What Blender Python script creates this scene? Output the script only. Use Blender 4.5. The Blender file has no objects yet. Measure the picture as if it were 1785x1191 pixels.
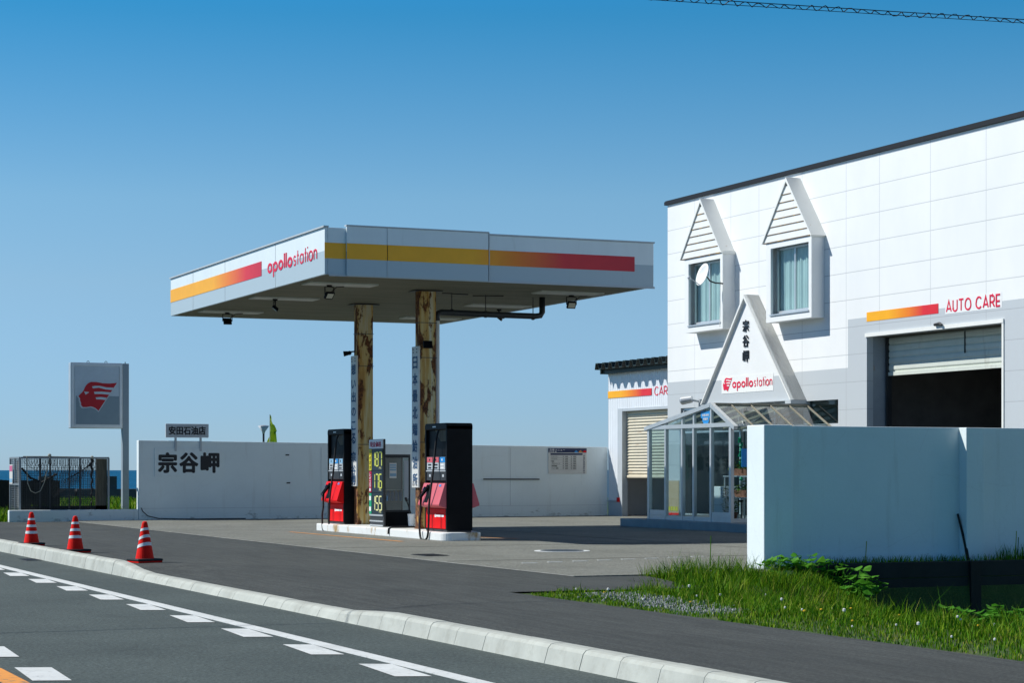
import bpy, bmesh, math, random
import numpy as np
from mathutils import Vector
R = math.radians
random.seed(7); rng = np.random.default_rng(7)
S = bpy.context.scene
COL = S.collection

# ------------------------------------------------------------------ camera, sky, sun, exposure
cam = bpy.data.objects.new('camera', bpy.data.cameras.new('camera')); COL.objects.link(cam)
cam.location = (0, 0, 1.35); cam.rotation_euler = (R(90), 0, R(-23.788))
cam.data.sensor_width = 36; cam.data.lens = 3590 / 1785 * 36
cam.data.shift_y = 224.5 / 1785
cam.data.clip_start = .1; cam.data.clip_end = 60000
S.camera = cam
TO_SUN = Vector((-.81, .54, 1.0)).normalized()
w = bpy.data.worlds.new('World'); S.world = w; w.use_nodes = True
nt = w.node_tree; bg = nt.nodes['Background']
sky = nt.nodes.new('ShaderNodeTexSky'); sky.sky_type = 'NISHITA'; sky.sun_disc = False
sky.sun_elevation = math.asin(TO_SUN.z); sky.sun_rotation = math.atan2(TO_SUN.x, TO_SUN.y)
sky.air_density = 1.0; sky.dust_density = 0.0; sky.ozone_density = 4.0; sky.altitude = 0
# sky tint: yellow horizon cooled, unseen band boosted blue, zenith darkened to deepen shade
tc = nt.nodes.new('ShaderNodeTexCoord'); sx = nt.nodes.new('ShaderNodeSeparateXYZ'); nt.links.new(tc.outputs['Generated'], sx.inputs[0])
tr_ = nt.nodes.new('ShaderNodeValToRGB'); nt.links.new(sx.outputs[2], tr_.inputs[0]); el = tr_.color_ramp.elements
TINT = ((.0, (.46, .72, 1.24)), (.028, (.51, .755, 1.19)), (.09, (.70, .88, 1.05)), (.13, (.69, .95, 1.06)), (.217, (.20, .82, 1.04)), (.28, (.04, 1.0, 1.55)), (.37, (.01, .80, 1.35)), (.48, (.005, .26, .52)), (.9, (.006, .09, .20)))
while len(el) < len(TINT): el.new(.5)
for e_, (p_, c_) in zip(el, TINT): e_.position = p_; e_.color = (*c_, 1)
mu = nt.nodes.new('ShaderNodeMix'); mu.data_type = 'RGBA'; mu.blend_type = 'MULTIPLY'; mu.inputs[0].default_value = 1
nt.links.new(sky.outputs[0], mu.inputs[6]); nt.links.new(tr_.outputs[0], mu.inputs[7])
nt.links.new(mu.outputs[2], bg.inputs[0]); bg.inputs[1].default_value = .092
sun = bpy.data.objects.new('sun', bpy.data.lights.new('sun', 'SUN')); COL.objects.link(sun)
sun.data.energy = 5.0; sun.data.angle = R(.5); sun.data.color = (1, .99, .94)
sun.rotation_euler = TO_SUN.to_track_quat('Z', 'Y').to_euler(); sun.location = (-40, 30, 50)
vs = S.view_settings; vs.view_transform = 'Standard'; vs.look = 'None'; vs.gamma = 1; vs.use_curve_mapping = False
vs.exposure = 0.12

# ------------------------------------------------------------------ materials
def nodes(name):
    m = bpy.data.materials.new(name); m.use_nodes = True
    t = m.node_tree; return m, t, t.nodes['Principled BSDF']
def N(t, typ, **k):
    n = t.nodes.new(typ)
    for a, b in k.items(): setattr(n, a, b)
    return n
def pos(t, scale=(1, 1, 1)):
    g = N(t, 'ShaderNodeNewGeometry'); mp = N(t, 'ShaderNodeMapping'); mp.inputs['Scale'].default_value = scale
    t.links.new(g.outputs['Position'], mp.inputs['Vector']); return mp.outputs[0]
def noise(t, vec, scale, detail=4, rough=.6):
    n = N(t, 'ShaderNodeTexNoise'); n.inputs['Scale'].default_value = scale; n.inputs['Detail'].default_value = detail
    n.inputs['Roughness'].default_value = rough; t.links.new(vec, n.inputs['Vector']); return n.outputs[0]
def ramp(t, fac, stops, interp='LINEAR'):
    r = N(t, 'ShaderNodeValToRGB'); r.color_ramp.interpolation = interp
    e = r.color_ramp.elements
    while len(e) < len(stops): e.new(.5)
    for el, (p, c) in zip(e, stops):
        el.position = p; el.color = c if len(c) == 4 else (*c, 1)
    t.links.new(fac, r.inputs[0]); return r.outputs[0]
def mix(t, fac, a, b, mode='MIX'):
    m = N(t, 'ShaderNodeMix', data_type='RGBA', blend_type=mode)
    for s, v in ((0, fac), (6, a), (7, b)):
        if hasattr(v, 'is_linked') or isinstance(v, bpy.types.NodeSocket): t.links.new(v, m.inputs[s])
        else: m.inputs[s].default_value = v if s == 0 else ((*v, 1) if len(v) == 3 else v)
    return m.outputs[2]
def math_(t, op, a, b=None, c=None):
    m = N(t, 'ShaderNodeMath', operation=op)
    for i, v in enumerate((a, b, c)):
        if v is None: continue
        if isinstance(v, bpy.types.NodeSocket): t.links.new(v, m.inputs[i])
        else: m.inputs[i].default_value = v
    return m.outputs[0]
def bump(t, bs, h, strength=.3, dist=.01):
    b = N(t, 'ShaderNodeBump'); b.inputs['Strength'].default_value = strength; b.inputs['Distance'].default_value = dist
    t.links.new(h, b.inputs['Height']); t.links.new(b.outputs[0], bs.inputs['Normal'])
def mat(name, col, rough=.6, metal=0, var=.12, scale=2.5, stretch=(1, 1, 1), dirt=None, dirtamt=(.55, .75), dscale=3, dstretch=(1, 1, .25), bmp=0, bscale=60, coat=0, spec=.4):
    m, t, bs = nodes(name)
    lo = tuple(c * (1 - var) for c in col); hi = tuple(min(1, c * (1 + var)) for c in col)
    c = ramp(t, noise(t, pos(t, stretch), scale, 5), [(.3, lo), (.7, hi)])
    if dirt:
        f = ramp(t, noise(t, pos(t, dstretch), dscale, 8, .7), [(dirtamt[0], (0, 0, 0)), (dirtamt[1], (1, 1, 1))])
        c = mix(t, f, c, dirt)
    t.links.new(c, bs.inputs['Base Color'])
    bs.inputs['Roughness'].default_value = rough; bs.inputs['Metallic'].default_value = metal
    bs.inputs['Coat Weight'].default_value = coat; bs.inputs['Specular IOR Level'].default_value = spec
    if bmp: bump(t, bs, noise(t, pos(t), bscale, 3), bmp)
    return m
def m_wall():
    m, t, bs = nodes('weathered_wall_paint')
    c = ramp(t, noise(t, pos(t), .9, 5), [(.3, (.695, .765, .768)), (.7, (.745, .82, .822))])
    st = ramp(t, noise(t, pos(t, (2.2, 2.2, .22)), 2.2, 7, .65), [(.56, (0, 0, 0)), (.85, (1, 1, 1))]); c = mix(t, math_(t, 'MULTIPLY', st, .45), c, (.42, .42, .38))
    g = N(t, 'ShaderNodeNewGeometry'); sp = N(t, 'ShaderNodeSeparateXYZ'); t.links.new(g.outputs['Position'], sp.inputs[0])
    n_ = noise(t, pos(t, (1.3, 1.3, 2.2)), 2.4, 8, .72)
    md = ramp(t, math_(t, 'SUBTRACT', n_, math_(t, 'MULTIPLY', sp.outputs[2], .55)), [(.50, (0, 0, 0)), (.60, (1, 1, 1))]); c = mix(t, math_(t, 'MULTIPLY', md, .5), c, (.17, .19, .17))
    vc = N(t, 'ShaderNodeTexVoronoi', feature='DISTANCE_TO_EDGE'); vc.inputs['Scale'].default_value = .9; wv = N(t, 'ShaderNodeVectorMath', operation='ADD')
    t.links.new(pos(t), wv.inputs[0]); t.links.new(noise(t, pos(t), 2.2, 5, .7), wv.inputs[1]); t.links.new(wv.outputs[0], vc.inputs['Vector'])
    ck = ramp(t, vc.outputs[0], [(.002, (1, 1, 1)), (.005, (0, 0, 0))]); c = mix(t, math_(t, 'MULTIPLY', ck, .13), c, (.35, .35, .33))
    t.links.new(c, bs.inputs['Base Color']); bs.inputs['Roughness'].default_value = .65; bump(t, bs, noise(t, pos(t), 22, 4), .22); return m
def flat(name, col, rough=.5): return mat(name, col, rough, var=.04, scale=6)

M = {}
M['white'] = mat('white_paint', (.80, .81, .80), .55, var=.03, scale=1.2, dirt=(.50, .50, .46), dirtamt=(.60, .95), dstretch=(2.5, 2.5, .35), dscale=2.2, bmp=.08, bscale=40)
M['wallpaint'] = mat('wall_paint', (.78, .79, .78), .6, var=.05, scale=.9, dirt=(.42, .43, .40), dirtamt=(.58, 1.0), dstretch=(1.6, 1.6, .5), dscale=2.5, bmp=.15, bscale=25)
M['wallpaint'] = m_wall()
M['gutterwhite'] = mat('white_trim_with_rust', (.80, .80, .76), .45, var=.03, dirt=(.40, .22, .07), dirtamt=(.66, .74), dscale=5, dstretch=(1, 1, 1))
M['lightgrey'] = mat('light_grey_paint', (.46, .50, .53), .5, var=.04)
M['alum'] = mat('aluminium', (.62, .64, .65), .38, .55, var=.06, scale=3)
M['black'] = mat('black_paint', (.004, .0045, .006), .5, var=.3, scale=4, spec=.12)
M['blackrub'] = mat('black_rubber', (.016, .016, .017), .7, var=.2)
M['darkmetal'] = mat('dark_metal', (.03, .033, .036), .5, var=.2)
M['red'] = mat('red_paint', (.74, .005, .006), .5, var=.08, scale=4, spec=.15)
M['fadedred'] = mat('faded_red_plastic', (.60, .115, .14), .5, var=.08, scale=5)
M['conered'] = mat('cone_red', (.80, .012, .006), .6, spec=.12, var=.08, scale=9, dirt=(.35, .04, .03), dirtamt=(.62, .9), dscale=9)
M['conewhite'] = mat('reflective_white', (.75, .76, .75), .4, var=.05, dirt=(.4, .4, .38), dirtamt=(.6, .9), dscale=12)
M['textred'] = flat('lettering_red', (.70, .010, .055))
M['textblack'] = flat('lettering_black', (.012, .013, .018))
M['textblue'] = mat('weathered_blue_lettering', (.035, .085, .17), .6, var=.1, dirt=(.42, .46, .47), dirtamt=(.57, .66), dscale=7, dstretch=(1, 1, .6))
M['textwhite'] = flat('lettering_white', (.8, .8, .8))
M['navy'] = flat('navy_print', (.01, .025, .09))
M['skyblue'] = flat('blue_print', (.02, .25, .62))
M['paleblue'] = flat('pale_blue_print', (.25, .45, .62))
M['yellow'] = flat('yellow_print', (.62, .55, .02))
M['green'] = flat('green_print', (.01, .32, .16))
M['ledyellow'] = flat('yellow_green_digit', (.62, .66, .12))
M['ledpale'] = flat('pale_yellow_digit', (.80, .78, .36))
M['signgrey'] = flat('sign_grey', (.24, .30, .33))
M['wood'] = mat('dark_fence_board', (.018, .017, .015), .85, var=.4, scale=8, stretch=(6, 6, .6))
M['brownpanel'] = mat('brown_grey_panel', (.10, .09, .065), .8, var=.3, scale=6, stretch=(4, 4, .5))
M['rope'] = mat('pale_rope', (.38, .36, .29), .9, var=.2, scale=30)
M['terracotta'] = mat('terracotta', (.26, .10, .06), .8, var=.2, scale=9)
M['soil'] = mat('soil', (.035, .03, .022), .95, var=.3, scale=12)
M['concrete'] = mat('pale_concrete', (.50, .50, .46), .85, var=.12, scale=4, dirt=(.30, .30, .26), dirtamt=(.5, .8), dscale=5, dstretch=(1, 1, 1), bmp=.3, bscale=80)
M['darkconc'] = mat('dark_board_form_concrete', (.016, .018, .018), .85, var=.3, scale=3, dirt=(.02, .03, .02), dscale=2)
M['greenroof'] = mat('dark_green_metal', (.018, .03, .026), .45, var=.15)
M['roofblack'] = mat('black_roof_trim', (.006, .006, .008), .6, var=.2)
M['corrug'] = mat('white_corrugated_steel', (.74, .77, .80), .4, var=.03, dirt=(.45, .45, .42), dirtamt=(.62, .95), dscale=1.5)
M['shutterbeige'] = mat('beige_shutter_steel', (.62, .56, .43), .5, var=.06, dirt=(.32, .17, .07), dirtamt=(.60, .72), dscale=2.2, dstretch=(.6, .6, 4))
M['shutterpale'] = mat('pale_shutter_steel', (.62, .65, .58), .5, var=.05, dirt=(.35, .33, .27), dirtamt=(.6, .85), dscale=3)
M['curtain'] = mat('pale_curtain', (.74, .77, .75), .9, var=.06)
M['dishwhite'] = mat('dish_white', (.80, .80, .79), .4, var=.03)
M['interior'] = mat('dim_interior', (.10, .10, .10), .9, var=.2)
M['kerbmark'] = mat('orange_road_paint', (.75, .30, .05), .7, var=.12, dirt=(.14, .13, .11), dirtamt=(.54, .66), dscale=9, dstretch=(1, 1, 1))
M['roadpaint'] = mat('white_road_paint', (.62, .64, .63), .75, var=.10, dirt=(.16, .17, .17), dirtamt=(.56, .74), dscale=13, dstretch=(1, 1, 1), bmp=.3, bscale=150)
M['flag'] = mat('lime_flag_cloth', (.80, .98, .04), .8, var=.25, scale=5, dirt=(.03, .22, .02), dirtamt=(.60, .64), dscale=6, dstretch=(1, 1, 1))
M['poster'] = mat('sun_bleached_tan_board', (.46, .34, .21), .7, var=.06)
M['cable'] = mat('cable_black', (.012, .016, .025), .6, var=.1)
M['downpipe'] = mat('grey_white_pipe', (.60, .60, .57), .5, var=.06, dirt=(.38, .24, .10), dirtamt=(.66, .72), dscale=6, dstretch=(1, 1, 2))
M['drain'] = mat('dark_drain_pipe', (.022, .028, .034), .5, var=.2)
M['lamp_lens'] = mat('floodlight_lens', (.55, .54, .45), .2, var=.05)

def m_rust():
    m, t, bs = nodes('rusted_cream_paint')
    p = pos(t, (1, 1, .42))
    n1 = noise(t, p, 5.5, 8, .62); n2 = noise(t, pos(t, (2.2, 2.2, .16)), 3.2, 5, .6)
    base = ramp(t, n2, [(.32, (.52, .49, .36)), (.44, (.48, .37, .17)), (.56, (.38, .22, .05)), (.68, (.22, .10, .022))])
    g_ = N(t, 'ShaderNodeNewGeometry'); sp_ = N(t, 'ShaderNodeSeparateXYZ'); t.links.new(g_.outputs['Position'], sp_.inputs[0])
    ed_ = math_(t, 'POWER', math_(t, 'DIVIDE', math_(t, 'ABSOLUTE', math_(t, 'SUBTRACT', sp_.outputs[0], 15.10)), .18), 2.5)
    n1 = math_(t, 'ADD', math_(t, 'SUBTRACT', n1, .018), math_(t, 'MULTIPLY', ed_, .09)); n2 = math_(t, 'ADD', math_(t, 'ADD', n2, .03), math_(t, 'MULTIPLY', ed_, .08))
    base = ramp(t, n2, [(.38, (.56, .53, .40)), (.49, (.55, .42, .17)), (.59, (.47, .26, .045)), (.72, (.26, .11, .018))])
    f = ramp(t, n1, [(.51, (0, 0, 0)), (.56, (1, 1, 1))])
    rust = ramp(t, noise(t, pos(t), 22, 6), [(.35, (.045, .018, .009)), (.6, (.17, .06, .018)), (.75, (.30, .12, .03))])
    c = mix(t, f, base, rust); t.links.new(c, bs.inputs['Base Color'])
    r = ramp(t, n1, [(.5, (.5, .5, .5)), (.58, (.95, .95, .95))]); t.links.new(r, bs.inputs['Roughness'])
    bump(t, bs, n1, .5, .02); return m
M['rust'] = m_rust()

def m_asphalt(name, a, b, speck=.5, streak=False):
    m, t, bs = nodes(name)
    big = noise(t, pos(t, (1, .35, 1) if streak else (1, 1, 1)), .55, 6, .65)
    c = ramp(t, big, [(.32, a), (.68, b)])
    fine = noise(t, pos(t), 34, 4, .85)
    sp = ramp(t, fine, [(.34, (.26, .26, .26)), (.50, (.5, .5, .5)), (.66, (min(.95, .5 + speck),) * 3)])
    md = ramp(t, noise(t, pos(t), 14, 5, .75), [(.30, (.40, .40, .40)), (.70, (.60, .60, .60))]); c = mix(t, .8, c, md, 'OVERLAY')
    bl = ramp(t, noise(t, pos(t, (1, .5, 1)), .9, 4, .55), [(.58, (1, 1, 1)), (.74, (.74, .74, .74))]); c = mix(t, 1, c, bl, 'MULTIPLY')
    c = mix(t, .95, c, sp, 'OVERLAY')
    if streak:
        st = ramp(t, noise(t, pos(t, (9, .5, 1)), 1.4, 5, .7), [(.36, (.70, .70, .70)), (.64, (1.22, 1.22, 1.22))])
        c = mix(t, .8, c, st, 'MULTIPLY')
    cr = N(t, 'ShaderNodeTexVoronoi', feature='DISTANCE_TO_EDGE'); cr.inputs['Scale'].default_value = .35
    wob = noise(t, pos(t), 1.6, 6, .7)
    ad = N(t, 'ShaderNodeVectorMath', operation='ADD'); t.links.new(pos(t), ad.inputs[0]); t.links.new(wob, ad.inputs[1])
    t.links.new(ad.outputs[0], cr.inputs['Vector'])
    cf = ramp(t, cr.outputs[0], [(.002, (.62, .62, .62)), (.006, (1, 1, 1))]); c = mix(t, .35, c, cf, 'MULTIPLY')
    t.links.new(c, bs.inputs['Base Color']); bs.inputs['Roughness'].default_value = .88; bs.inputs['Specular IOR Level'].default_value = .3
    bump(t, bs, fine, .35, .006); return m
M['road'] = m_asphalt('road_asphalt', (.050, .064, .061), (.070, .088, .083), .55)
M['walk'] = m_asphalt('pavement_asphalt', (.043, .047, .044), (.062, .067, .062), .35, True)
M['lot'] = m_asphalt('lot_concrete', (.135, .138, .118), (.185, .188, .165), .35)

def m_ground():
    m, t, bs = nodes('grassy_earth')
    c = ramp(t, noise(t, pos(t), 1.3, 8, .7), [(.3, (.035, .055, .014)), (.5, (.05, .09, .02)), (.62, (.075, .10, .03)), (.75, (.10, .085, .05))])
    t.links.new(c, bs.inputs['Base Color']); bs.inputs['Roughness'].default_value = 1
    bump(t, bs, noise(t, pos(t), 30, 5), .8, .04); return m
M['ground'] = m_ground()
def m_leaf(name, stops, trans=.25):
    m, t, bs = nodes(name)
    g = N(t, 'ShaderNodeNewGeometry')
    f = math_(t, 'ADD', math_(t, 'MULTIPLY', g.outputs['Random Per Island'], .45), math_(t, 'MULTIPLY', noise(t, pos(t), 1.6, 6, .7), .58))
    c = ramp(t, f, stops); t.links.new(c, bs.inputs['Base Color']); bs.inputs['Roughness'].default_value = .6
    bs.inputs['Specular IOR Level'].default_value = .10
    tr = N(t, 'ShaderNodeBsdfTranslucent'); t.links.new(c, tr.inputs[0])
    mx = N(t, 'ShaderNodeMixShader'); mx.inputs[0].default_value = trans
    t.links.new(bs.outputs[0], mx.inputs[1]); t.links.new(tr.outputs[0], mx.inputs[2])
    t.links.new(mx.outputs[0], t.nodes['Material Output'].inputs[0]); return m
M['grass'] = m_leaf('grass_blade', [(.28, (.010, .050, .002)), (.42, (.045, .15, .003)), (.56, (.11, .27, .005)), (.68, (.24, .35, .014)), (.80, (.38, .33, .09))])
M['leaf'] = m_leaf('broad_leaf', [(.2, (.035, .15, .010)), (.5, (.07, .26, .02)), (.8, (.14, .36, .04))], .35)
M['plantgreen'] = m_leaf('pot_plant_leaf', [(.2, (.02, .07, .015)), (.5, (.06, .16, .02)), (.8, (.35, .35, .05))])
M['dandelion'] = flat('dandelion_yellow', (.75, .48, .02)); M['puff'] = flat('dandelion_puff', (.7, .7, .66))

def m_sea():
    m, t, bs = nodes('sea_water')
    c = ramp(t, noise(t, pos(t, (.02, .06, 1)), 1, 6), [(.35, (.001, .055, .12)), (.65, (.002, .09, .19))])
    cap = ramp(t, noise(t, pos(t, (.09, .5, 1)), 1, 4, .7), [(.68, (0, 0, 0)), (.74, (1, 1, 1))])
    c = mix(t, cap, c, (.55, .60, .62)); t.links.new(c, bs.inputs['Base Color'])
    bs.inputs['Roughness'].default_value = .5; bs.inputs['Specular IOR Level'].default_value = .08
    bump(t, bs, noise(t, pos(t, (.3, .8, 1)), 1, 5), .6, .5); return m
M['sea'] = m_sea()

def m_glass(name, tint=(.80, .90, .90), refl=1.0):
    m = bpy.data.materials.new(name); m.use_nodes = True; t = m.node_tree; t.nodes.remove(t.nodes['Principled BSDF'])
    tr = N(t, 'ShaderNodeBsdfTransparent'); tr.inputs[0].default_value = (*tint, 1)
    gl = N(t, 'ShaderNodeBsdfGlossy'); gl.inputs['Roughness'].default_value = .02
    lw_ = N(t, 'ShaderNodeLayerWeight'); lw_.inputs[0].default_value = .5
    f = math_(t, 'ADD', math_(t, 'MULTIPLY', math_(t, 'POWER', lw_.outputs[1], 5), .9 * refl), math_(t, 'ADD', .035 * refl, math_(t, 'MULTIPLY', noise(t, pos(t), 3, 3), .05)))
    mx = N(t, 'ShaderNodeMixShader'); t.links.new(f, mx.inputs[0]); t.links.new(tr.outputs[0], mx.inputs[1]); t.links.new(gl.outputs[0], mx.inputs[2])
    t.links.new(mx.outputs[0], t.nodes['Material Output'].inputs[0]); return m
M['glass'] = m_glass('clear_glass', (.66, .78, .80), 1.2); M['tealglass'] = m_glass('teal_tinted_glass', (.66, .81, .82), 1.1); M['smokeglass'] = m_glass('smoked_glass', (.30, .38, .38), 1.2)

def m_facade():
    # white ALC panels with a light grey painted lower band; joint lines are grooves
    m, t, bs = nodes('panel_facade_paint')
    g = N(t, 'ShaderNodeNewGeometry'); sp = N(t, 'ShaderNodeSeparateXYZ'); t.links.new(g.outputs['Position'], sp.inputs[0])
    y, z = sp.outputs[1], sp.outputs[2]
    low = math_(t, 'LESS_THAN', z, 3.60)
    near = math_(t, 'MULTIPLY', math_(t, 'LESS_THAN', z, 4.66), math_(t, 'LESS_THAN', y, 38.42))
    grey = math_(t, 'MAXIMUM', low, near)
    white = ramp(t, noise(t, pos(t, (1, 1, .5)), .8, 6, .6), [(.3, (.77, .78, .77)), (.7, (.83, .835, .83))])
    c = mix(t, grey, white, (.50, .535, .56))
    hz = math_(t, 'LESS_THAN', math_(t, 'ABSOLUTE', math_(t, 'SUBTRACT', math_(t, 'MODULO', math_(t, 'ADD', z, .03), .602), .301)), .009)
    j = hz
    for yk in (33.475, 35.342, 37.198, 38.49, 40.31, 42.228, 43.557, 45.366, 31.65, 29.8, 28):
        j = math_(t, 'MAXIMUM', j, math_(t, 'COMPARE', y, yk, .008))
    c = mix(t, math_(t, 'MULTIPLY', j, .55), c, (.33, .35, .37)); t.links.new(c, bs.inputs['Base Color'])
    bs.inputs['Roughness'].default_value = .55; bs.inputs['Specular IOR Level'].default_value = .3
    h = math_(t, 'SUBTRACT', math_(t, 'MULTIPLY', noise(t, pos(t), 35, 3), .12), j); bump(t, bs, h, .35, .008); return m
M['facade'] = m_facade()
def m_gable():
    m, t, bs = nodes('gable_sign_paint')
    g = N(t, 'ShaderNodeNewGeometry'); sp = N(t, 'ShaderNodeSeparateXYZ'); t.links.new(g.outputs['Position'], sp.inputs[0])
    white = ramp(t, noise(t, pos(t), 1.5, 6), [(.3, (.78, .79, .78)), (.7, (.83, .835, .83))])
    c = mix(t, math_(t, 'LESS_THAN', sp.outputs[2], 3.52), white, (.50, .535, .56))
    t.links.new(c, bs.inputs['Base Color']); bs.inputs['Roughness'].default_value = .5; return m
M['gable'] = m_gable()

def m_stripe(name, axis, a, b, stops):
    m, t, bs = nodes(name)
    g = N(t, 'ShaderNodeNewGeometry'); sp = N(t, 'ShaderNodeSeparateXYZ'); t.links.new(g.outputs['Position'], sp.inputs[0])
    f = N(t, 'ShaderNodeMapRange'); t.links.new(sp.outputs[axis], f.inputs[0]); f.inputs[1].default_value = a; f.inputs[2].default_value = b
    c = ramp(t, f.outputs[0], stops); n = ramp(t, noise(t, pos(t), 4, 4), [(.3, (.93, .93, .93)), (.7, (1, 1, 1))])
    c = mix(t, 1, c, n, 'MULTIPLY'); t.links.new(c, bs.inputs['Base Color']); bs.inputs['Roughness'].default_value = .45; return m
YE, OR, RE, CR = (.95, .43, .002), (.86, .22, .004), (.72, .02, .03), (.58, .004, .025)

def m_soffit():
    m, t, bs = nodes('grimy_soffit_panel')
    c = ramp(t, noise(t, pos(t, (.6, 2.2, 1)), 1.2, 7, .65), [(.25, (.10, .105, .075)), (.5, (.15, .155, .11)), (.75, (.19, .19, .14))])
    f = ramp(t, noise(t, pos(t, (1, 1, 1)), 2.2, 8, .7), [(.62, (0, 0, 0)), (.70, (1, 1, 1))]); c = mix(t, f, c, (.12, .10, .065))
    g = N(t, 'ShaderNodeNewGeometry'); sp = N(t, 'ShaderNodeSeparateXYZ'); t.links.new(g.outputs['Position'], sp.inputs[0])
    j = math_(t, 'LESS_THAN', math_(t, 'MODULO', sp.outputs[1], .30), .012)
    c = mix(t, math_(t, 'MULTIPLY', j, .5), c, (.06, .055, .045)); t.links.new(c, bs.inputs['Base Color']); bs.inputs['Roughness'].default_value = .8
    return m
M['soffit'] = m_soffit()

# ------------------------------------------------------------------ mesh helpers (world coordinates)
WLOC = {}
class MB:
    def __init__(s): s.v = []; s.f = []; s.m = []
    def add(s, vs_, fs, mi=0):
        k = len(s.v); s.v += [tuple(v) for v in vs_]; s.f += [tuple(i + k for i in f) for f in fs]; s.m += [mi] * len(fs); return s
    def box(s, x0, x1, y0, y1, z0, z1, mi=0):
        v = [(x, y, z) for z in (z0, z1) for y in (y0, y1) for x in (x0, x1)]
        return s.add(v, [(0, 2, 3, 1), (4, 5, 7, 6), (0, 1, 5, 4), (2, 6, 7, 3), (0, 4, 6, 2), (1, 3, 7, 5)], mi)
    def sheet(s, x0, x1, y0, y1, z0, z1, mi=0):
        d = [abs(x1 - x0), abs(y1 - y0), abs(z1 - z0)]
        if d[0] == min(d): x = (x0 + x1) / 2; return s.add([(x, y0, z0), (x, y1, z0), (x, y1, z1), (x, y0, z1)], [(0, 1, 2, 3)], mi)
        y = (y0 + y1) / 2; return s.add([(x0, y, z0), (x1, y, z0), (x1, y, z1), (x0, y, z1)], [(0, 1, 2, 3)], mi)
    def bar(s, p, q, wd, ht, up=(0, 0, 1), mi=0):
        p, q, up = Vector(p), Vector(q), Vector(up); d = (q - p).normalized(); a = d.cross(up).normalized() * wd / 2; b = a.cross(d).normalized() * ht / 2
        v = [e + i * a + j * b for e in (p, q) for i, j in ((-1, -1), (1, -1), (1, 1), (-1, 1))]
        return s.add(v, [(0, 1, 2, 3), (7, 6, 5, 4), (0, 4, 5, 1), (1, 5, 6, 2), (2, 6, 7, 3), (3, 7, 4, 0)], mi)
    def tube(s, pts, r, n=8, mi=0, cap=True):
        pts = [Vector(p) for p in pts]; rr = r if hasattr(r, '__len__') else [r] * len(pts); k = len(s.v); prev = None
        for i, p in enumerate(pts):
            d = (pts[min(i + 1, len(pts) - 1)] - pts[max(i - 1, 0)]).normalized()
            a = prev - d * prev.dot(d) if prev else d.orthogonal()
            if a.length < 1e-5: a = d.orthogonal()
            a.normalize(); prev = a; b = d.cross(a)
            for j in range(n):
                th = 2 * math.pi * j / n; s.v.append(tuple(p + rr[i] * (math.cos(th) * a + math.sin(th) * b)))
        for i in range(len(pts) - 1):
            for j in range(n):
                j2 = (j + 1) % n; s.f.append((k + i * n + j, k + i * n + j2, k + (i + 1) * n + j2, k + (i + 1) * n + j)); s.m.append(mi)
        if cap:
            s.f.append(tuple(k + j for j in reversed(range(n)))); s.m.append(mi)
            e = k + (len(pts) - 1) * n; s.f.append(tuple(e + j for j in range(n))); s.m.append(mi)
        return s
    def prism(s, poly, o, xd, ud, t0, t1, mi=0):
        o, xd, ud = Vector(o), Vector(xd), Vector(ud); nn = xd.cross(ud); n = len(poly)
        v = [o + xd * a + ud * b + nn * t for t in (t0, t1) for a, b in poly]
        area = sum(poly[i][0] * poly[(i + 1) % n][1] - poly[(i + 1) % n][0] * poly[i][1] for i in range(n))
        f = [tuple(range(n - 1, -1, -1)), tuple(range(n, 2 * n))] + [(i, (i + 1) % n, n + (i + 1) % n, n + i) for i in range(n)]
        if area < 0: f = [tuple(reversed(q)) for q in f]
        return s.add(v, f, mi)
    def ball(s, c, r, mi=0, n=8, sq=(1, 1, 1)):
        c = Vector(c); k = len(s.v); m = n // 2
        for i in range(m + 1):
            ph = math.pi * i / m
            for j in range(n):
                th = 2 * math.pi * j / n
                s.v.append((c.x + r * sq[0] * math.sin(ph) * math.cos(th), c.y + r * sq[1] * math.sin(ph) * math.sin(th), c.z + r * sq[2] * math.cos(ph)))
        for i in range(m):
            for j in range(n):
                j2 = (j + 1) % n; s.f.append((k + i * n + j, k + (i + 1) * n + j, k + (i + 1) * n + j2, k + i * n + j2)); s.m.append(mi)
        return s
    def build(s, name, mats, parent=None, bevel=0, smooth=False, seg=2):
        me = bpy.data.meshes.new(name); mats = mats if isinstance(mats, (list, tuple)) else [mats]
        if parent: org = WLOC[parent]
        else:
            a = np.array(s.v); lo, hi = a.min(0), a.max(0); org = Vector(((lo[0] + hi[0]) / 2, (lo[1] + hi[1]) / 2, lo[2]))
        me.from_pydata([tuple(Vector(v) - org) for v in s.v], [], s.f)
        for m in mats: me.materials.append(m)
        me.polygons.foreach_set('material_index', s.m); me.update()
        if bevel:
            bm = bmesh.new(); bm.from_mesh(me); bmesh.ops.remove_doubles(bm, verts=bm.verts, dist=1e-5)
            ed = [e for e in bm.edges if len(e.link_faces) == 2 and e.calc_face_angle(0) > .5]
            bmesh.ops.bevel(bm, geom=ed, offset=bevel, segments=seg, profile=.5, affect='EDGES', clamp_overlap=True); bm.to_mesh(me); bm.free()
        if smooth: me.polygons.foreach_set('use_smooth', [True] * len(me.polygons))
        o = bpy.data.objects.new(name, me); COL.objects.link(o)
        if parent: o.parent = parent
        else: o.location = org
        WLOC[o] = org; return o
def tag(o, label=None, cat=None, group=None, kind=None):
    if label: o['label'] = label
    if cat: o['category'] = cat
    if group: o['group'] = group
    if kind: o['kind'] = kind
    return o
def thing(name, loc, label, cat, group=None):
    o = bpy.data.objects.new(name, None); COL.objects.link(o); o.location = loc; o.empty_display_size = .2; WLOC[o] = Vector(loc)
    return tag(o, label, cat, group)
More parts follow.
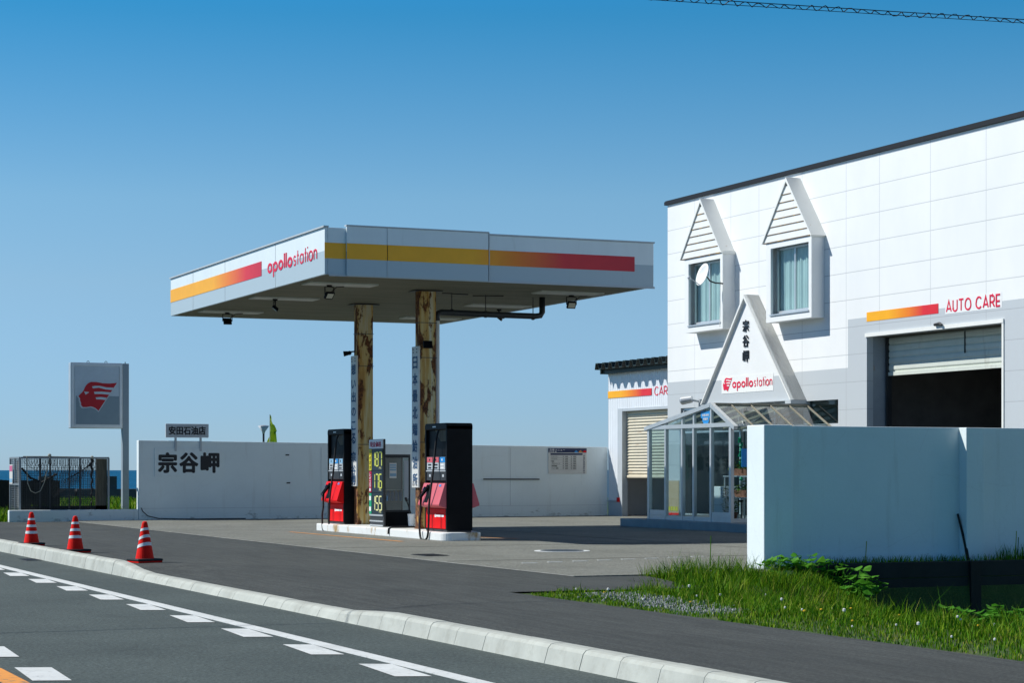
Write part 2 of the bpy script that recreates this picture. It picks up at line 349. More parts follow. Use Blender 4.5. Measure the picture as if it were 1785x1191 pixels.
def copy_tree(o, parent=None, shift=(0, 0, 0)):
    c = o.copy(); COL.objects.link(c)
    if parent: c.parent = parent; WLOC[c] = WLOC[parent]
    else: c.location = o.location + Vector(shift); WLOC[c] = Vector(c.location)
    for ch in list(o.children): copy_tree(ch, c)
    return c
NX = ((0, -1, 0), (0, 0, 1))     # surface facing the road (-X)
NY = ((1, 0, 0), (0, 0, 1))      # surface facing -Y
def text_mesh(body, bold=0):
    cu = bpy.data.curves.new('glyphs', 'FONT'); cu.body = body; cu.offset = bold; cu.resolution_u = 4; cu.extrude = .5
    ob = bpy.data.objects.new('glyphs', cu); COL.objects.link(ob)
    dg = bpy.context.evaluated_depsgraph_get(); me = bpy.data.meshes.new_from_object(ob.evaluated_get(dg))
    v = np.array([x.co[:] for x in me.vertices]); f = [tuple(p.vertices) for p in me.polygons]
    bpy.data.objects.remove(ob); bpy.data.curves.remove(cu); bpy.data.meshes.remove(me); return v, f
def put_text(mb, body, o, d, w_, h_, bold=0, thick=.004, mi=0):
    v, f = text_mesh(body, 0)
    lo, hi = v.min(0), v.max(0); o, xd, ud = Vector(o), Vector(d[0]), Vector(d[1]); nn = xd.cross(ud)
    sx, sy = w_ / (hi[0] - lo[0]), h_ / (hi[1] - lo[1])
    g = bold * h_ * .62; gx_ = min(g, bold * w_ / max(1, len(body)) * 1.2)
    sx, sy = (w_ - 2 * gx_) / (hi[0] - lo[0]), (h_ - 2 * g) / (hi[1] - lo[1])
    sh_ = [(0, 0)] if not bold else [(0, 0)] + [(math.cos(k * math.pi / 4), math.sin(k * math.pi / 4)) for k in range(8)]
    for k, (du, dv) in enumerate(sh_):
        mb.add([o + xd * ((a - lo[0]) * sx + gx_ * (1 + du)) + ud * ((b - lo[1]) * sy + g * (1 + dv)) + nn * ((c + .5) * thick + k * .0003) for a, b, c in v], f, mi)
    return mb
def text(name, body, o, d, w_, h_, m, parent, bold=0, thick=.004):
    return put_text(MB(), body, o, d, w_, h_, bold, thick).build(name, m, parent)
def vtext(name, cells, o, d, w_, m, parent, bold=0, thick=.004):
    # cells: (glyph, z_bottom, height); centred on o
    mb = MB(); xd = Vector(d[0])
    for ch, zb, hh in cells: put_text(mb, ch, Vector((o[0], o[1], zb)) - xd * w_ / 2, d, w_, hh, bold, thick)
    return mb.build(name, m, parent)

def arc(cx, cy, rx, ry, a0, a1, n=14): return [(cx + rx * math.cos(R(a0 + (a1 - a0) * i / n)), cy + ry * math.sin(R(a0 + (a1 - a0) * i / n))) for i in range(n + 1)]
STROKES = {
 'o': (1.0, [arc(.5, .5, .5, .5, 0, 360, 28)]), 'a': (1.0, [arc(.48, .5, .48, .5, 0, 360, 28), [(.96, 1.0), (.96, 0)]]),
 'p': (1.0, [arc(.52, .5, .48, .5, 0, 360, 28), [(.04, 1.0), (.04, -.45)]]), 'l': (0, [[(0, 0), (0, 1.5)]]),
 's': (.62, [[(.58, .86)] + arc(.31, .75, .27, .25, 40, 250, 12) + arc(.31, .25, .30, .25, 70, -140, 12)]),
 't': (.44, [[(.2, 1.36), (.2, .0)], [(0, 1.0), (.44, 1.0)]]), 'i': (0, [[(0, 0), (0, 1.0)], [(0, 1.28), (0, 1.42)]]),
 'n': (.80, [[(0, 1.0), (0, 0)], arc(.40, .6, .40, .4, 180, 0, 14) + [(.80, 0)]]),
 'A': (1.0, [[(0, 0), (.5, 1.45), (1.0, 0)], [(.18, .46), (.82, .46)]]), 'U': (.86, [[(0, 1.45), (0, .43)] + arc(.43, .43, .43, .43, 180, 360, 14) + [(.86, 1.45)]]),
 'T': (.9, [[(0, 1.45), (.9, 1.45)], [(.45, 1.45), (.45, 0)]]), 'O': (1.16, [arc(.58, .725, .58, .725, 0, 360, 32)]),
 'C': (1.06, [arc(.58, .725, .58, .725, 42, 318, 26)]), 'R': (.84, [[(0, 0), (0, 1.45), (.42, 1.45)] + arc(.42, 1.08, .40, .37, 90, -90, 10) + [(0, .71)], [(.42, .71), (.84, 0)]]),
 'E': (.72, [[(.72, 1.45), (0, 1.45), (0, 0), (.72, 0)], [(0, .74), (.66, .74)]]), 'W': (1.42, [[(0, 1.45), (.37, 0), (.71, 1.4), (1.05, 0), (1.42, 1.45)]]),
 'S': (.82, [[(.78, 1.16)] + arc(.41, 1.07, .37, .38, 25, 262, 14) + arc(.41, .36, .41, .36, 78, -160, 14)]), 'H': (.88, [[(0, 0), (0, 1.45)], [(.88, 0), (.88, 1.45)], [(0, .76), (.88, .76)]]),
 ' ': (.3, [])}
def stroke_text(name, body, o, d, width, xh, wt, m, parent, gap=.26, thick=.005):
    # round drawn letterforms: strokes of constant weight, wt is a fraction of the x-height
    o, xd, ud = Vector(o), Vector(d[0]), Vector(d[1]); nn = xd.cross(ud); mb = MB(); x = 0; todo = []
    for ch in body:
        adv, st = STROKES[ch]; todo += [(x, p) for p in st]; x += adv + gap + wt * .9
    tot = x - gap - wt * .9; k = xh; kx = width / (tot + wt); 
    for j, (x0, p) in enumerate(todo):
        P = [Vector(((q[0] + x0 + wt / 2), q[1] * (1 - wt) + wt / 2 if 0 <= q[1] <= 1 else q[1])) for q in p]; n = len(P); closed = (P[0] - P[-1]).length < 1e-4; L = []
        for i in range(n):
            a = P[i - 1] if i else (P[-2] if closed else None); b = P[i + 1] if i < n - 1 else (P[1] if closed else None)
            d1 = (P[i] - a).normalized() if a else None; d2 = (b - P[i]).normalized() if b else None
            t = ((d1 + d2) if d1 and d2 else (d1 or d2)).normalized(); nv = Vector((-t.y, t.x)); c = nv.dot(Vector((-(d1 or d2).y, (d1 or d2).x))); L.append((P[i] + nv * wt / 2 / max(.45, c), P[i] - nv * wt / 2 / max(.45, c)))
        t0 = .0004 * j; v = []
        for l, r in L:
            for q, tt in ((l, 0), (r, 0), (l, thick + t0), (r, thick + t0)): v.append(o + xd * (q.x * kx) + ud * (q.y * k) + nn * tt)
        fs = [(0, 1, 3, 2), (4 * n - 4, 4 * n - 2, 4 * n - 1, 4 * n - 3)]
        for i in range(n - 1):
            b = 4 * i; fs += [(b + 2, b + 3, b + 7, b + 6), (b, b + 2, b + 6, b + 4), (b + 1, b + 5, b + 7, b + 3)]
        mb.add(v, fs)
    return mb.build(name, m, parent)
EMB = [(683,222),(640,227),(600,226),(560,219),(530,219),(512,228),(500,240),(492,255),(487,268),(478,280),(466,292),(456,303),(460,311),(466,318),(465,326),(469,338),(472,346),(470,353),(476,361),(481,368),(503,368),(530,363),(553,371),(574,388)]
BANDS = [[(535,246),(552,242),(582,242),(620,250),(663,251),(655,265),(615,262),(575,252),(541,257)],[(547,277),(590,275),(646,279),(637,293),(590,289),(551,290)],[(557,310),(588,307),(622,311),(614,324),(585,321),(561,321)]]
EYE = [(489,276),(519,280),(498,295)]
def emblem(parent, o, d, h, mr, mw, outline=True):
    k = h / 169; c = lambda P, g=0: [((x - 456) * k, (388 - y) * k) for x, y in P]
    if outline:
        cx, cy = 570 - 456, 388 - 300
        P = [((cx + (x - 456 - cx) * 1.075) * k, (cy + (388 - y - cy) * 1.085) * k) for x, y in EMB]
        MB().prism(P, o, *d, .001, .004).build('emblem_outline', mw, parent)
    e = MB().prism(c(EMB), o, *d, .002, .007).build('emblem', mr, parent)
    b = MB()
    for q in BANDS: b.prism(c(q), o, *d, .003, .010)
    b.prism(c(EYE), o, *d, .003, .010); b.build('emblem_wing_bands', mw, parent)
    return e
def wall_cells(mb, plane, a0, a1, z0, z1, holes, near, far, mi=0):
    """wall between planes near/far; plane 'X' -> runs along Y. holes: (a0,a1,z0,z1)"""
    A = sorted({a0, a1, *[h[0] for h in holes], *[h[1] for h in holes]}); Z = sorted({z0, z1, *[h[2] for h in holes], *[h[3] for h in holes]})
    P = (lambda d, a, z: (d, a, z)) if plane == 'X' else (lambda d, a, z: (a, d, z))
    for i in range(len(A) - 1):
        for j in range(len(Z) - 1):
            ac, zc = (A[i] + A[i + 1]) / 2, (Z[j] + Z[j + 1]) / 2
            if any(h[0] < ac < h[1] and h[2] < zc < h[3] for h in holes): continue
            for d in (near, far): mb.add([P(d, A[i], Z[j]), P(d, A[i + 1], Z[j]), P(d, A[i + 1], Z[j + 1]), P(d, A[i], Z[j + 1])], [(0, 1, 2, 3)], mi)
    for (b0, b1, c0, c1) in [*holes, (a0, a1, z0, z1)]:
        for (p, q) in (((b0, c0), (b1, c0)), ((b1, c0), (b1, c1)), ((b1, c1), (b0, c1)), ((b0, c1), (b0, c0))):
            mb.add([P(near, *p), P(near, *q), P(far, *q), P(far, *p)], [(0, 1, 2, 3)], mi)
    return mb

# ------------------------------------------------------------------ setting: ground, road, sea
def smooth(x): x = min(1, max(0, x)); return x * x * (3 - 2 * x)
def gh(x, y):
    z = -.02
    if x > 9.2 and y < 23.55: z -= .74 * smooth((x - 10.4 - 3.5 * smooth((y - 20) / 3)) / (4.2 - 2.3 * smooth((y - 20) / 3))) * max(smooth((23.6 - y) / 1.6 + .15), smooth((x - 14.3) / .9))
    if y > 62: z -= .25 * smooth((y - 62) / 40)
    if y > 108: z -= 3.5 * smooth((y - 108) / 14)
    if x < 6.75: z = min(z, -.30)
    if 6.75 <= x < 15.9 and y < 120 and (x < 9.15 or y > 21.7): z = min(z, -.10) if y < 55 else z
    if x >= 11.3 and 23.5 < y < 54.3: z = -.10
    return z
gx = sorted({-300, -60, 3, 6.74, 6.76, 9.1, 9.2, *np.arange(9.6, 26, .3).round(2).tolist(), 30, 60, 400})
gy = sorted({-200, -20, 3, *np.arange(5, 23.2, .45).round(2).tolist(), 23.45, 23.52, 30, 54.25, 54.4, 62, 70, 80, 90, 100, 108, 112, 116, 122})
b = MB(); nx = len(gx)
v = [(x, y, gh(x, y)) for y in gy for x in gx]
b.add(v, [(j * nx + i, j * nx + i + 1, (j + 1) * nx + i + 1, (j + 1) * nx + i) for j in range(len(gy) - 1) for i in range(nx - 1)])
tag(b.build('ground', M['ground']), kind='structure')
b = MB().add([(-40000, 100, -2.6), (40000, 100, -2.6), (40000, 45000, -2.6), (-40000, 45000, -2.6)], [(0, 1, 2, 3)]); tag(b.build('sea', M['sea']), kind='structure')
RZ = -.15
b = MB().box(-4, 6.72, -150, 108, -.4, RZ); tag(b.build('road', M['road']), kind='structure')
# road paint
b = MB().box(5.57, 5.72, -100, 107, RZ, RZ + .004)
tag(b.build('edge_line', M['roadpaint']), kind='structure')
b = MB()
for k in range(-6, 12):
    y0 = 16.87 + 1.93 * k - .95
    b.add([(5.24, y0, RZ + .005), (5.49, y0 - .1, RZ + .005), (5.55, y0 + .9, RZ + .005), (5.32, y0 + 1.02, RZ + .005)], [(0, 1, 2, 3)])
tag(b.build('dashed_line', M['roadpaint']), kind='structure')
b = MB()
for k in range(-4, 3):
    y0 = 14.68 + 2.02 * k
    b.add([(2.78, y0 + .06, RZ + .005), (3.04, y0 - .03, RZ + .005), (3.10, y0 + 1.0, RZ + .005), (2.84, y0 + 1.1, RZ + .005)], [(0, 1, 2, 3)])
tag(b.build('inner_dashed_line', M['roadpaint']), kind='structure')
b = MB()
b.add([(2.42, -20, RZ + .005), (2.60, -20, RZ + .005), (2.74, 15.98, RZ + .005), (2.56, 15.98, RZ + .005)], [(0, 1, 2, 3)])
tag(b.build('centre_line', M['kerbmark']), kind='structure')
# pavement (asphalt) with a dropped crossing at the kerb
def kz(y):
    if y > 29.4: return .05
    if y > 27.6: return .05 - .10 * smooth((29.4 - y) / 1.8)
    if y > 19.6: return -.05
    if y > 18.2: return -.05 + .055 * smooth((19.6 - y) / 1.4)
    return .005
ys = [-60, 0, *np.arange(5, 40, .5).tolist(), 45, 60, 108]
b = MB(); rows = []
for y in ys:
    k = len(b.v); b.v += [(6.86, y, min(0, kz(y)) - .006), (7.7, y, 0), (9.15, y, 0)]; rows.append(k)
for r0, r1 in zip(rows, rows[1:]):
    for i in (0, 1): b.f.append((r0 + i, r0 + i + 1, r1 + i + 1, r1 + i)); b.m.append(0)
tag(b.build('pavement', M['walk']), kind='structure')
b = MB().add([(9.15, 20.85, 0), (11.4, 20.75, -.003), (11.9, 22.2, -.003), (12.2, 23.44, -.003), (11.2, 23.44, 0), (11.2, 53.9, 0), (9.15, 53.9, 0)], [tuple(range(7))])
b.add([(9.15, 53.9, .0), (9.6, 53.9, .0), (9.6, 54.3, 0), (9.15, 54.3, 0)], [(0, 1, 2, 3)])
tag(b.build('forecourt_apron', M['walk']), kind='structure')
b = MB().box(11.2, 14.3, 23.45, 54.33, -.09, .012); b.box(14.3, 27.3, 24.44, 54.33, -.09, .012); tag(b.build('forecourt', M['lot']), kind='structure')
b = MB()
b.bar((11.2, 23.46, .010), (11.2, 54, .010), .022, .008)
tag(b.build('forecourt_edging', mat('worn_edge_mortar', (.24, .24, .22), .9, var=.3, scale=3)), kind='structure')
b = MB().box(11.3, 24, 27.98, 28.0, .012, .0145); b.box(18.0, 18.02, 28.01, 50, .012, .0145); b.box(11.3, 24, 33.5, 33.52, .012, .0143)
tag(b.build('forecourt_joint', mat('dark_joint', (.06, .06, .05), .95, var=.4, scale=5)), kind='structure')
# forecourt paint and grates
b = MB()
b.add([(13.50, 42.6, .017), (13.58, 42.6, .017), (13.68, 36.0, .017), (13.58, 36.0, .017)], [(0, 1, 2, 3)])
b.add([(15.75, 37.9, .017), (15.83, 37.9, .017), (16.3, 36.6, .017), (16.2, 36.6, .017)], [(0, 1, 2, 3)])
tag(b.build('orange_line', M['kerbmark']), kind='structure')
b = MB()
for k in range(8): b.box(12.05 + k * .47, 12.28 + k * .47, 26.95 + k * .14, 27.0 + k * .14, .012, .017)
tag(b.build('white_dashes', M['roadpaint']), kind='structure')
prof = lambda y: [(6.66, RZ - .05), (6.665, RZ), (6.70, kz(y) - .035), (6.725, kz(y) - .008), (6.76, kz(y)), (6.85, kz(y)), (6.87, kz(y) - .02), (6.87, RZ - .05)]
L = .62; y = -1.0
M['kerb'] = mat('kerb_concrete', (.415, .432, .392), .85, var=.14, scale=2.2, dirt=(.27, .27, .23), dirtamt=(.5, .85), dscale=4, dstretch=(1, 1, 1), bmp=.3, bscale=90)
M['joint'] = mat('kerb_joint_mortar', (.20, .20, .18), .95, var=.2)
b = MB()
while y < 100:
    P0 = prof(y + .004); P1 = prof(y + L - .004); m_ = len(P0); dz = random.uniform(-.002, .002); dx = random.uniform(-.002, .002)
    b.add([(px + dx, y + .004, pz + dz) for px, pz in P0] + [(px + dx, y + L - .004, pz + dz) for px, pz in P1], [(i, (i + 1) % m_, m_ + (i + 1) % m_, m_ + i) for i in range(m_)] + [tuple(range(m_ - 1, -1, -1)), tuple(range(m_, 2 * m_))])
    y += L
b.box(6.70, 6.85, -1, 100, RZ - .04, -.115, 1)
tag(b.build('kerb', [M['kerb'], M['joint']]), kind='structure')

# ------------------------------------------------------------------ boundary walls
def top_z(x): return 2.147 - (x - 13.06) / (27.05 - 13.06) * .12
b = MB()
b.add([(x, y, z) for x in (13.06, 27.04) for y in (54.35, 54.58) for z in (-.1, top_z(x))], [(0, 1, 3, 2), (4, 6, 7, 5), (0, 4, 5, 1), (2, 3, 7, 6), (1, 5, 7, 3), (0, 2, 6, 4)])
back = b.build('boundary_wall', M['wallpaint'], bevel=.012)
tag(back, 'long white painted wall across the back of the forecourt below the sea horizon', 'wall')
MB().box(13.1, 27.0, 54.343, 54.352, .32, .328).build('wall_joint', M['lightgrey'], back)
for x in (18.17, 23.9): MB().box(x, x + .008, 54.343, 54.352, .33, 1.98).build('wall_joint', M['lightgrey'], back)
for x, z in ((17.15, 1.75), (17.18, .98)): MB().box(x, x + .10, 54.33, 54.36, z, z + .035).build('metal_anchor', M['darkmetal'], back)
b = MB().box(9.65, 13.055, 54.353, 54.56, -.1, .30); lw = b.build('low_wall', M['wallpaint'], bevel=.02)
tag(lw, 'knee-high white concrete wall continuing left from the long back wall', 'low wall')
bk = MB().tube([(13.13, 54.33, .34), (13.16, 54.32, .25), (13.3, 54.30, .12), (13.6, 54.28, .05), (14.4, 54.28, .03), (16, 54.29, .03)], .012, 6).build('loose_cable', M['cable'])
tag(bk, 'thin black cable lying at the foot of the back wall', 'cable')

fw = thing('boundary_wall', (16, 24.3, 0), 'white two metre wall in front of the garage with a sunlit left end', 'wall')
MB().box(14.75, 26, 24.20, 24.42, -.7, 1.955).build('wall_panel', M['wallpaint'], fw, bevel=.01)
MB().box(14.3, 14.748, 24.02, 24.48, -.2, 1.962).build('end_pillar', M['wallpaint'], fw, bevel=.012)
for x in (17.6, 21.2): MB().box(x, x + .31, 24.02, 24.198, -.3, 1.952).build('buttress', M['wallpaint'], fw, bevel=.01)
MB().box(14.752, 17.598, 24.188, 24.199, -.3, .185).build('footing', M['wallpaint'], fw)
rw = thing('retaining_wall', (18, 23.55, 0), 'low dark board-marked retaining wall below the white garage wall', 'retaining wall')
b = MB()
for k, x in enumerate((15.2, 17.27, 19.4, 21.5)):
    for j in range(3): b.box(x + (.18 if k else 0), x + (2.07 if k else 2.06), 23.50 + .004 * j, 23.62, .09 - .22 * (j + 1) - (.9 if j == 2 else 0) + .008, .09 - .22 * j)
b.build('wall_board', M['darkconc'], rw, bevel=.006)
for x in (17.27, 19.4, 21.5): MB().box(x, x + .17, 23.46, 23.63, -1, .088).build('wall_post', M['wood'], rw)
tag(MB().box(14.9, 26, 23.62, 24.19, -.2, .07).build('planting_strip', M['soil']), kind='structure')
st = MB().tube([(17.63, 24.0, .0), (17.607, 24.05, .29), (17.585, 24.11, .50), (17.56, 24.17, .73)], [.026, .024, .017, .015], 7).build('wooden_stake', M['wood'])
tag(st, 'thin dark stake leaning on the white garage wall beside its buttress', 'stake')

# ------------------------------------------------------------------ things on the back wall
sg = thing('wall_sign', (14.4, 54.4, 2.15), 'small white sign with five black characters raised on two brackets above the back wall', 'sign')
MB().box(13.80, 14.985, 54.36, 54.42, 2.225, 2.60).build('sign_board', M['lightgrey'], sg, bevel=.012)
text('lettering', '安田石油店', (13.88, 54.359, 2.30), NY, 1.02, .235, M['textblack'], sg, .055)
for x in (14.03, 14.72):
    g = MB().box(x, x + .06, 54.318, 54.345, 1.86, 2.224)
    for z in (1.9, 1.98, 2.05): g.tube([(x + .03, 54.30, z), (x + .03, 54.32, z)], .02, 8)
    g.build('bracket', M['lightgrey'], sg)
sb = thing('wall_sign', (14.4, 54.34, 1.16), 'faded white board with three big black characters 宗谷岬 on the back wall', 'sign')
M['board'] = mat('aged_white_board', (.62, .62, .59), .6, var=.06, dirt=(.42, .41, .36), dirtamt=(.55, .85))
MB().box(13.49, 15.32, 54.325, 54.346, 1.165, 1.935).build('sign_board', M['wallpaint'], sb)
for i, ch in enumerate('宗谷岬'): text('lettering', ch, (13.575 + i * .585, 54.325, 1.27), NY, .53, .56, M['textblack'], sb, .068)
mn = thing('menu_board', (25.7, 54.34, 1.24), 'white car wash price board with a navy header on the back wall', 'sign')
MB().box(25.10, 26.335, 54.325, 54.347, 1.245, 1.985).build('board_panel', M['board'], mn)
MB().box(25.10, 26.335, 54.319, 54.324, 1.86, 1.985).build('header_band', M['navy'], mn)
b = MB().box(25.17, 26.20, 54.319, 54.324, 1.79, 1.84); b.build('table_header', M['navy'], mn)
text('lettering', '洗車メニュー', (25.13, 54.318, 1.905), NY, .5, .065, M['textwhite'], mn, .01, .003)
text('lettering', '料金表', (25.13, 54.318, 1.868), NY, .24, .03, M['textwhite'], mn, .01, .003)
b = MB()
for i, r in enumerate(('シャンプー', 'ワックス', '撥水', 'プラスコート', '室内清掃', 'マット洗浄')):
    z = 1.725 - i * .068
    put_text(b, r, (25.2, 54.324, z), NY, .045 * len(r), .038, .01, .003)
    for xx, t_ in ((25.56, '¥  600'), (25.82, '¥  900')): put_text(b, t_, (xx, 54.324, z), NY, .17, .036, .01, .003)
    b.box(25.19, 26.02, 54.321, 54.3245, z - .016, z - .013)
b.build('price_rows', M['textblack'], mn)
vtext('side_lettering', [(c, 1.74 - i * .062, .05) for i, c in enumerate('手洗い洗車承ります')], (26.25, 54.324, 0), NY, .055, M['navy'], mn, .02, .003)
for x, mm in ((25.94, M['skyblue']), (26.08, M['kerbmark']), (26.22, M['red'])):
    MB().prism([(0, 0), (.11, 0), (.11, .03), (.085, .035), (.07, .06), (.035, .06), (.02, .035), (0, .03)], (x, 54.318, 1.867), *NY, 0, .003).build('printed_car', mm, mn)
b = MB().tube([(23.03, 54.27, 1.09), (24.79, 54.27, 1.085)], .018, 6)
for x in (23.1, 23.9, 24.7): b.tube([(x, 54.27, 1.09), (x, 54.36, 1.09)], .012, 6)
tag(b.build('hanging_rail', M['darkmetal']), 'thin dark metal towel rail fixed on the back wall', 'rail')

# ------------------------------------------------------------------ pole sign, fence, cage beyond the wall
M['signpole'] = flat('grey_pole_paint', (.28, .33, .36))
ps = thing('pole_sign', (13.34, 57.1, 0), 'tall roadside pole sign with a red winged head emblem on white and grey', 'pole sign')
MB().box(13.25, 13.43, 57.02, 57.22, -.1, 4.33).build('pole', M['signpole'], ps, bevel=.008)
M['signwhite'] = flat('sign_white', (.55, .60, .63))
MB().box(11.79, 13.245, 57.0, 57.26, 2.51, 4.335).build('sign_case', M['alum'], ps, bevel=.015)
MB().box(11.90, 13.14, 56.985, 56.999, 2.62, 4.23).build('sign_face', M['signwhite'], ps)
MB().box(11.94, 13.14, 56.978, 56.984, 2.62, 3.41).build('grey_panel', M['signgrey'], ps)
b = MB()
for x0, x1, z0, z1 in ((11.83, 11.885, 2.55, 4.295), (13.155, 13.205, 2.55, 4.295), (11.885, 13.155, 2.55, 2.605), (11.885, 13.155, 4.245, 4.295)): b.box(x0, x1, 56.97, 56.999, z0, z1)
b.build('frame', M['alum'], ps)
for x in (12.3, 12.8): MB().tube([(x - .03, 57.1, 4.33), (x - .03, 57.1, 4.37), (x, 57.1, 4.39), (x + .03, 57.1, 4.37), (x + .03, 57.1, 4.33)], .009, 5).build('lifting_eye', M['darkmetal'], ps)
MB().tube([(13.34, 57.1, 4.33), (13.34, 57.1, 4.38)], .012, 6).build('top_bolt', M['darkmetal'], ps)
M['emred'] = flat('emblem_red', (.50, .004, .012))
emblem(ps, (12.005, 56.976, 3.00), NY, .80, M['emred'], M['signwhite'])

b = MB()
x = -2.0
while x < 12.0:
    hgt = 1.06 + random.uniform(-.01, .015); b.box(x, x + .135, 60, 60.03, -.1, hgt); x += .137
b.box(-2, 12, 60.03, 60.08, .2, .28); b.box(-2, 12, 60.03, 60.08, .8, .88)
tag(b.build('board_fence', M['wood']), 'black weathered board fence standing in the grass behind the wire cage', 'fence')
bw = MB(); 
x = 12.0
while x < 27: bw.box(x, x + 2.9, 100, 101, -1, .45 + random.uniform(-.03, .03)); x += 3.0
for x in (19.3, 22.4): bw.box(x, x + .6, 100.2, 100.8, .4, 1.05)
tag(bw.build('sea_wall', mat('grey_sea_wall_concrete', (.07, .08, .085), .9, var=.2)), 'low grey concrete sea wall with stubby posts at the edge of the sea', 'sea wall')

cg = thing('storage_cage', (11.2, 55.5, 0), 'wire mesh steel cage behind the low wall left of the pole sign', 'cage')
X0, X1, Y0, Y1, Z0, Z1 = 10.02, 12.37, 54.88, 56.25, .05, 1.68
M['steel'] = mat('galvanised_steel', (.26, .29, .31), .5, .4, var=.15, dirt=(.20, .13, .08), dirtamt=(.62, .75), dscale=7)
b = MB()
for xx in (X0, X1):
    for yy in (Y0, Y1): b.box(xx - .025, xx + .025, yy - .025, yy + .025, -.1, Z1)
for yy in (Y0, Y1):
    for zz in (Z0 + .12, Z1 - .025): b.box(X0 + .026, X1 - .026, yy - .022, yy + .022, zz, zz + .045)
for xx in (X0, X1):
    for zz in (Z0 + .12, .95, Z1 - .025): b.box(xx - .022, xx + .022, Y0 + .026, Y1 - .026, zz, zz + .045)
b.build('frame', M['steel'], cg)
for xx in (10.55, 10.81, 11.32, 11.61): MB().box(xx - .02, xx + .02, Y0 - .018, Y0 + .018, Z0 + .17, Z1 - .03).build('upright', M['darkmetal'], cg)
for yy in (Y0 + .68,): MB().box(X0 - .018, X0 + .018, yy - .018, yy + .018, Z0 + .17, Z1 - .03).build('upright', M['steel'], cg)
b = MB()
def net(b, p, u, v_, nu, nv, t_=.007):
    p, u, v_ = Vector(p), Vector(u), Vector(v_); nn = u.cross(v_).normalized()
    for i in range(nu + 1): b.bar(p + u * i / nu, p + u * i / nu + v_, t_, t_, nn)
    for j in range(nv + 1): b.bar(p + v_ * j / nv, p + v_ * j / nv + u, t_, t_, nn)
net(b, (X0, Y0 + .03, Z0 + .17), (2.0, 0, 0), (0, 0, 1.45), 46, 34); b.build('front_netting', M['darkmetal'], cg)
b = MB(); net(b, (X0, Y1, Z0 + .17), (2.3, 0, 0), (0, 0, 1.45), 42, 28)
b.build('rear_netting', M['darkmetal'], cg)
b = MB(); net(b, (X0, Y0, Z0 + .17), (0, 1.35, 0), (0, 0, 1.45), 20, 24, .006); b.build('side_netting', M['steel'], cg)
MB().box(12.04, 12.34, Y0 + .03, Y0 + .05, Z0 + .17, Z1 - .03).build('board_panel', M['brownpanel'], cg)
MB().box(X0 + .03, X1 - .03, Y0 + .03, Y0 + .05, -.05, Z0 + .35).build('kick_panel', M['darkconc'], cg)
M['mesh'] = mat('dusty_side_panel', (.22, .22, .20), .7, var=.15)
MB().box(X0 + .03, X0 + .04, Y0 + .04, Y0 + .60, Z0 + .3, 1.6).build('side_panel', M['mesh'], cg)
nt_ = MB().box(X0 - .035, X0 - .03, 55.75, 56.2, .98, 1.5).build('paper_notice', M['board'], cg)
MB().box(X0 - .040, X0 - .036, 55.78, 56.17, 1.32, 1.47).build('pink_print', flat('pink_print', (.6, .12, .25)), cg)
MB().box(X0 - .040, X0 - .036, 55.78, 56.17, 1.02, 1.12).build('blue_print', M['paleblue'], cg)
# slack net gathered in drapes and rope loop
b = MB()
for i in range(26):
    xa = 10.1 + i * .075; za = 1.62
    b.tube([(xa, Y0 + .06, za), (xa + .1, Y0 + .1, 1.5 - .35 * math.sin(i / 25 * math.pi)), (xa + .22, Y0 + .12, 1.42 - .42 * math.sin(i / 25 * math.pi)), (xa + .33, Y0 + .08, 1.62)], .006, 4)
b.tube([(11.93 + .015 * math.sin(k * 1.7), Y0 + .04, 1.66 - k * .07) for k in range(20)], [.035 - .001 * k + .008 * math.sin(k * 2.3) for k in range(20)], 6)
for q in range(14): b.tube([(11.93, Y0 + .05, 1.62 - q * .01), (11.8 - q * .045, Y0 + .06, 1.35 - q * .02), (11.55 - q * .05, Y0 + .06, 1.0 - q * .03)], .005, 4)
b.tube([(10.08, Y0 + .05, 1.4), (10.3, Y0 + .06, 1.15), (10.6, Y0 + .07, 1.02), (11.0, Y0 + .05, 1.25)], .03, 6)
b.build('slack_net', M['blackrub'], cg)
rp = MB().tube([(10.2, Y0 - .04, 1.72), (10.2, Y0 - .04, 1.3), (10.22, Y0 - .04, 1.0), (10.30, Y0 - .04, .80), (10.42, Y0 - .04, .74), (10.55, Y0 - .04, .80), (10.66, Y0 - .04, 1.05), (10.75, Y0 - .04, 1.5), (10.80, Y0 - .03, 1.73)], .012, 6)
rp.tube([(10.1, Y0 - .01, 1.71), (10.8, Y0 + .01, 1.71), (11.6, Y0, 1.70)], .012, 6); rp.ball((10.80, Y0, 1.74), .05); rp.ball((11.93, Y0, 1.69), .045)
tag(rp.build('rope', M['rope']), 'pale rope tied over the wire cage and hanging in a loop', 'rope')

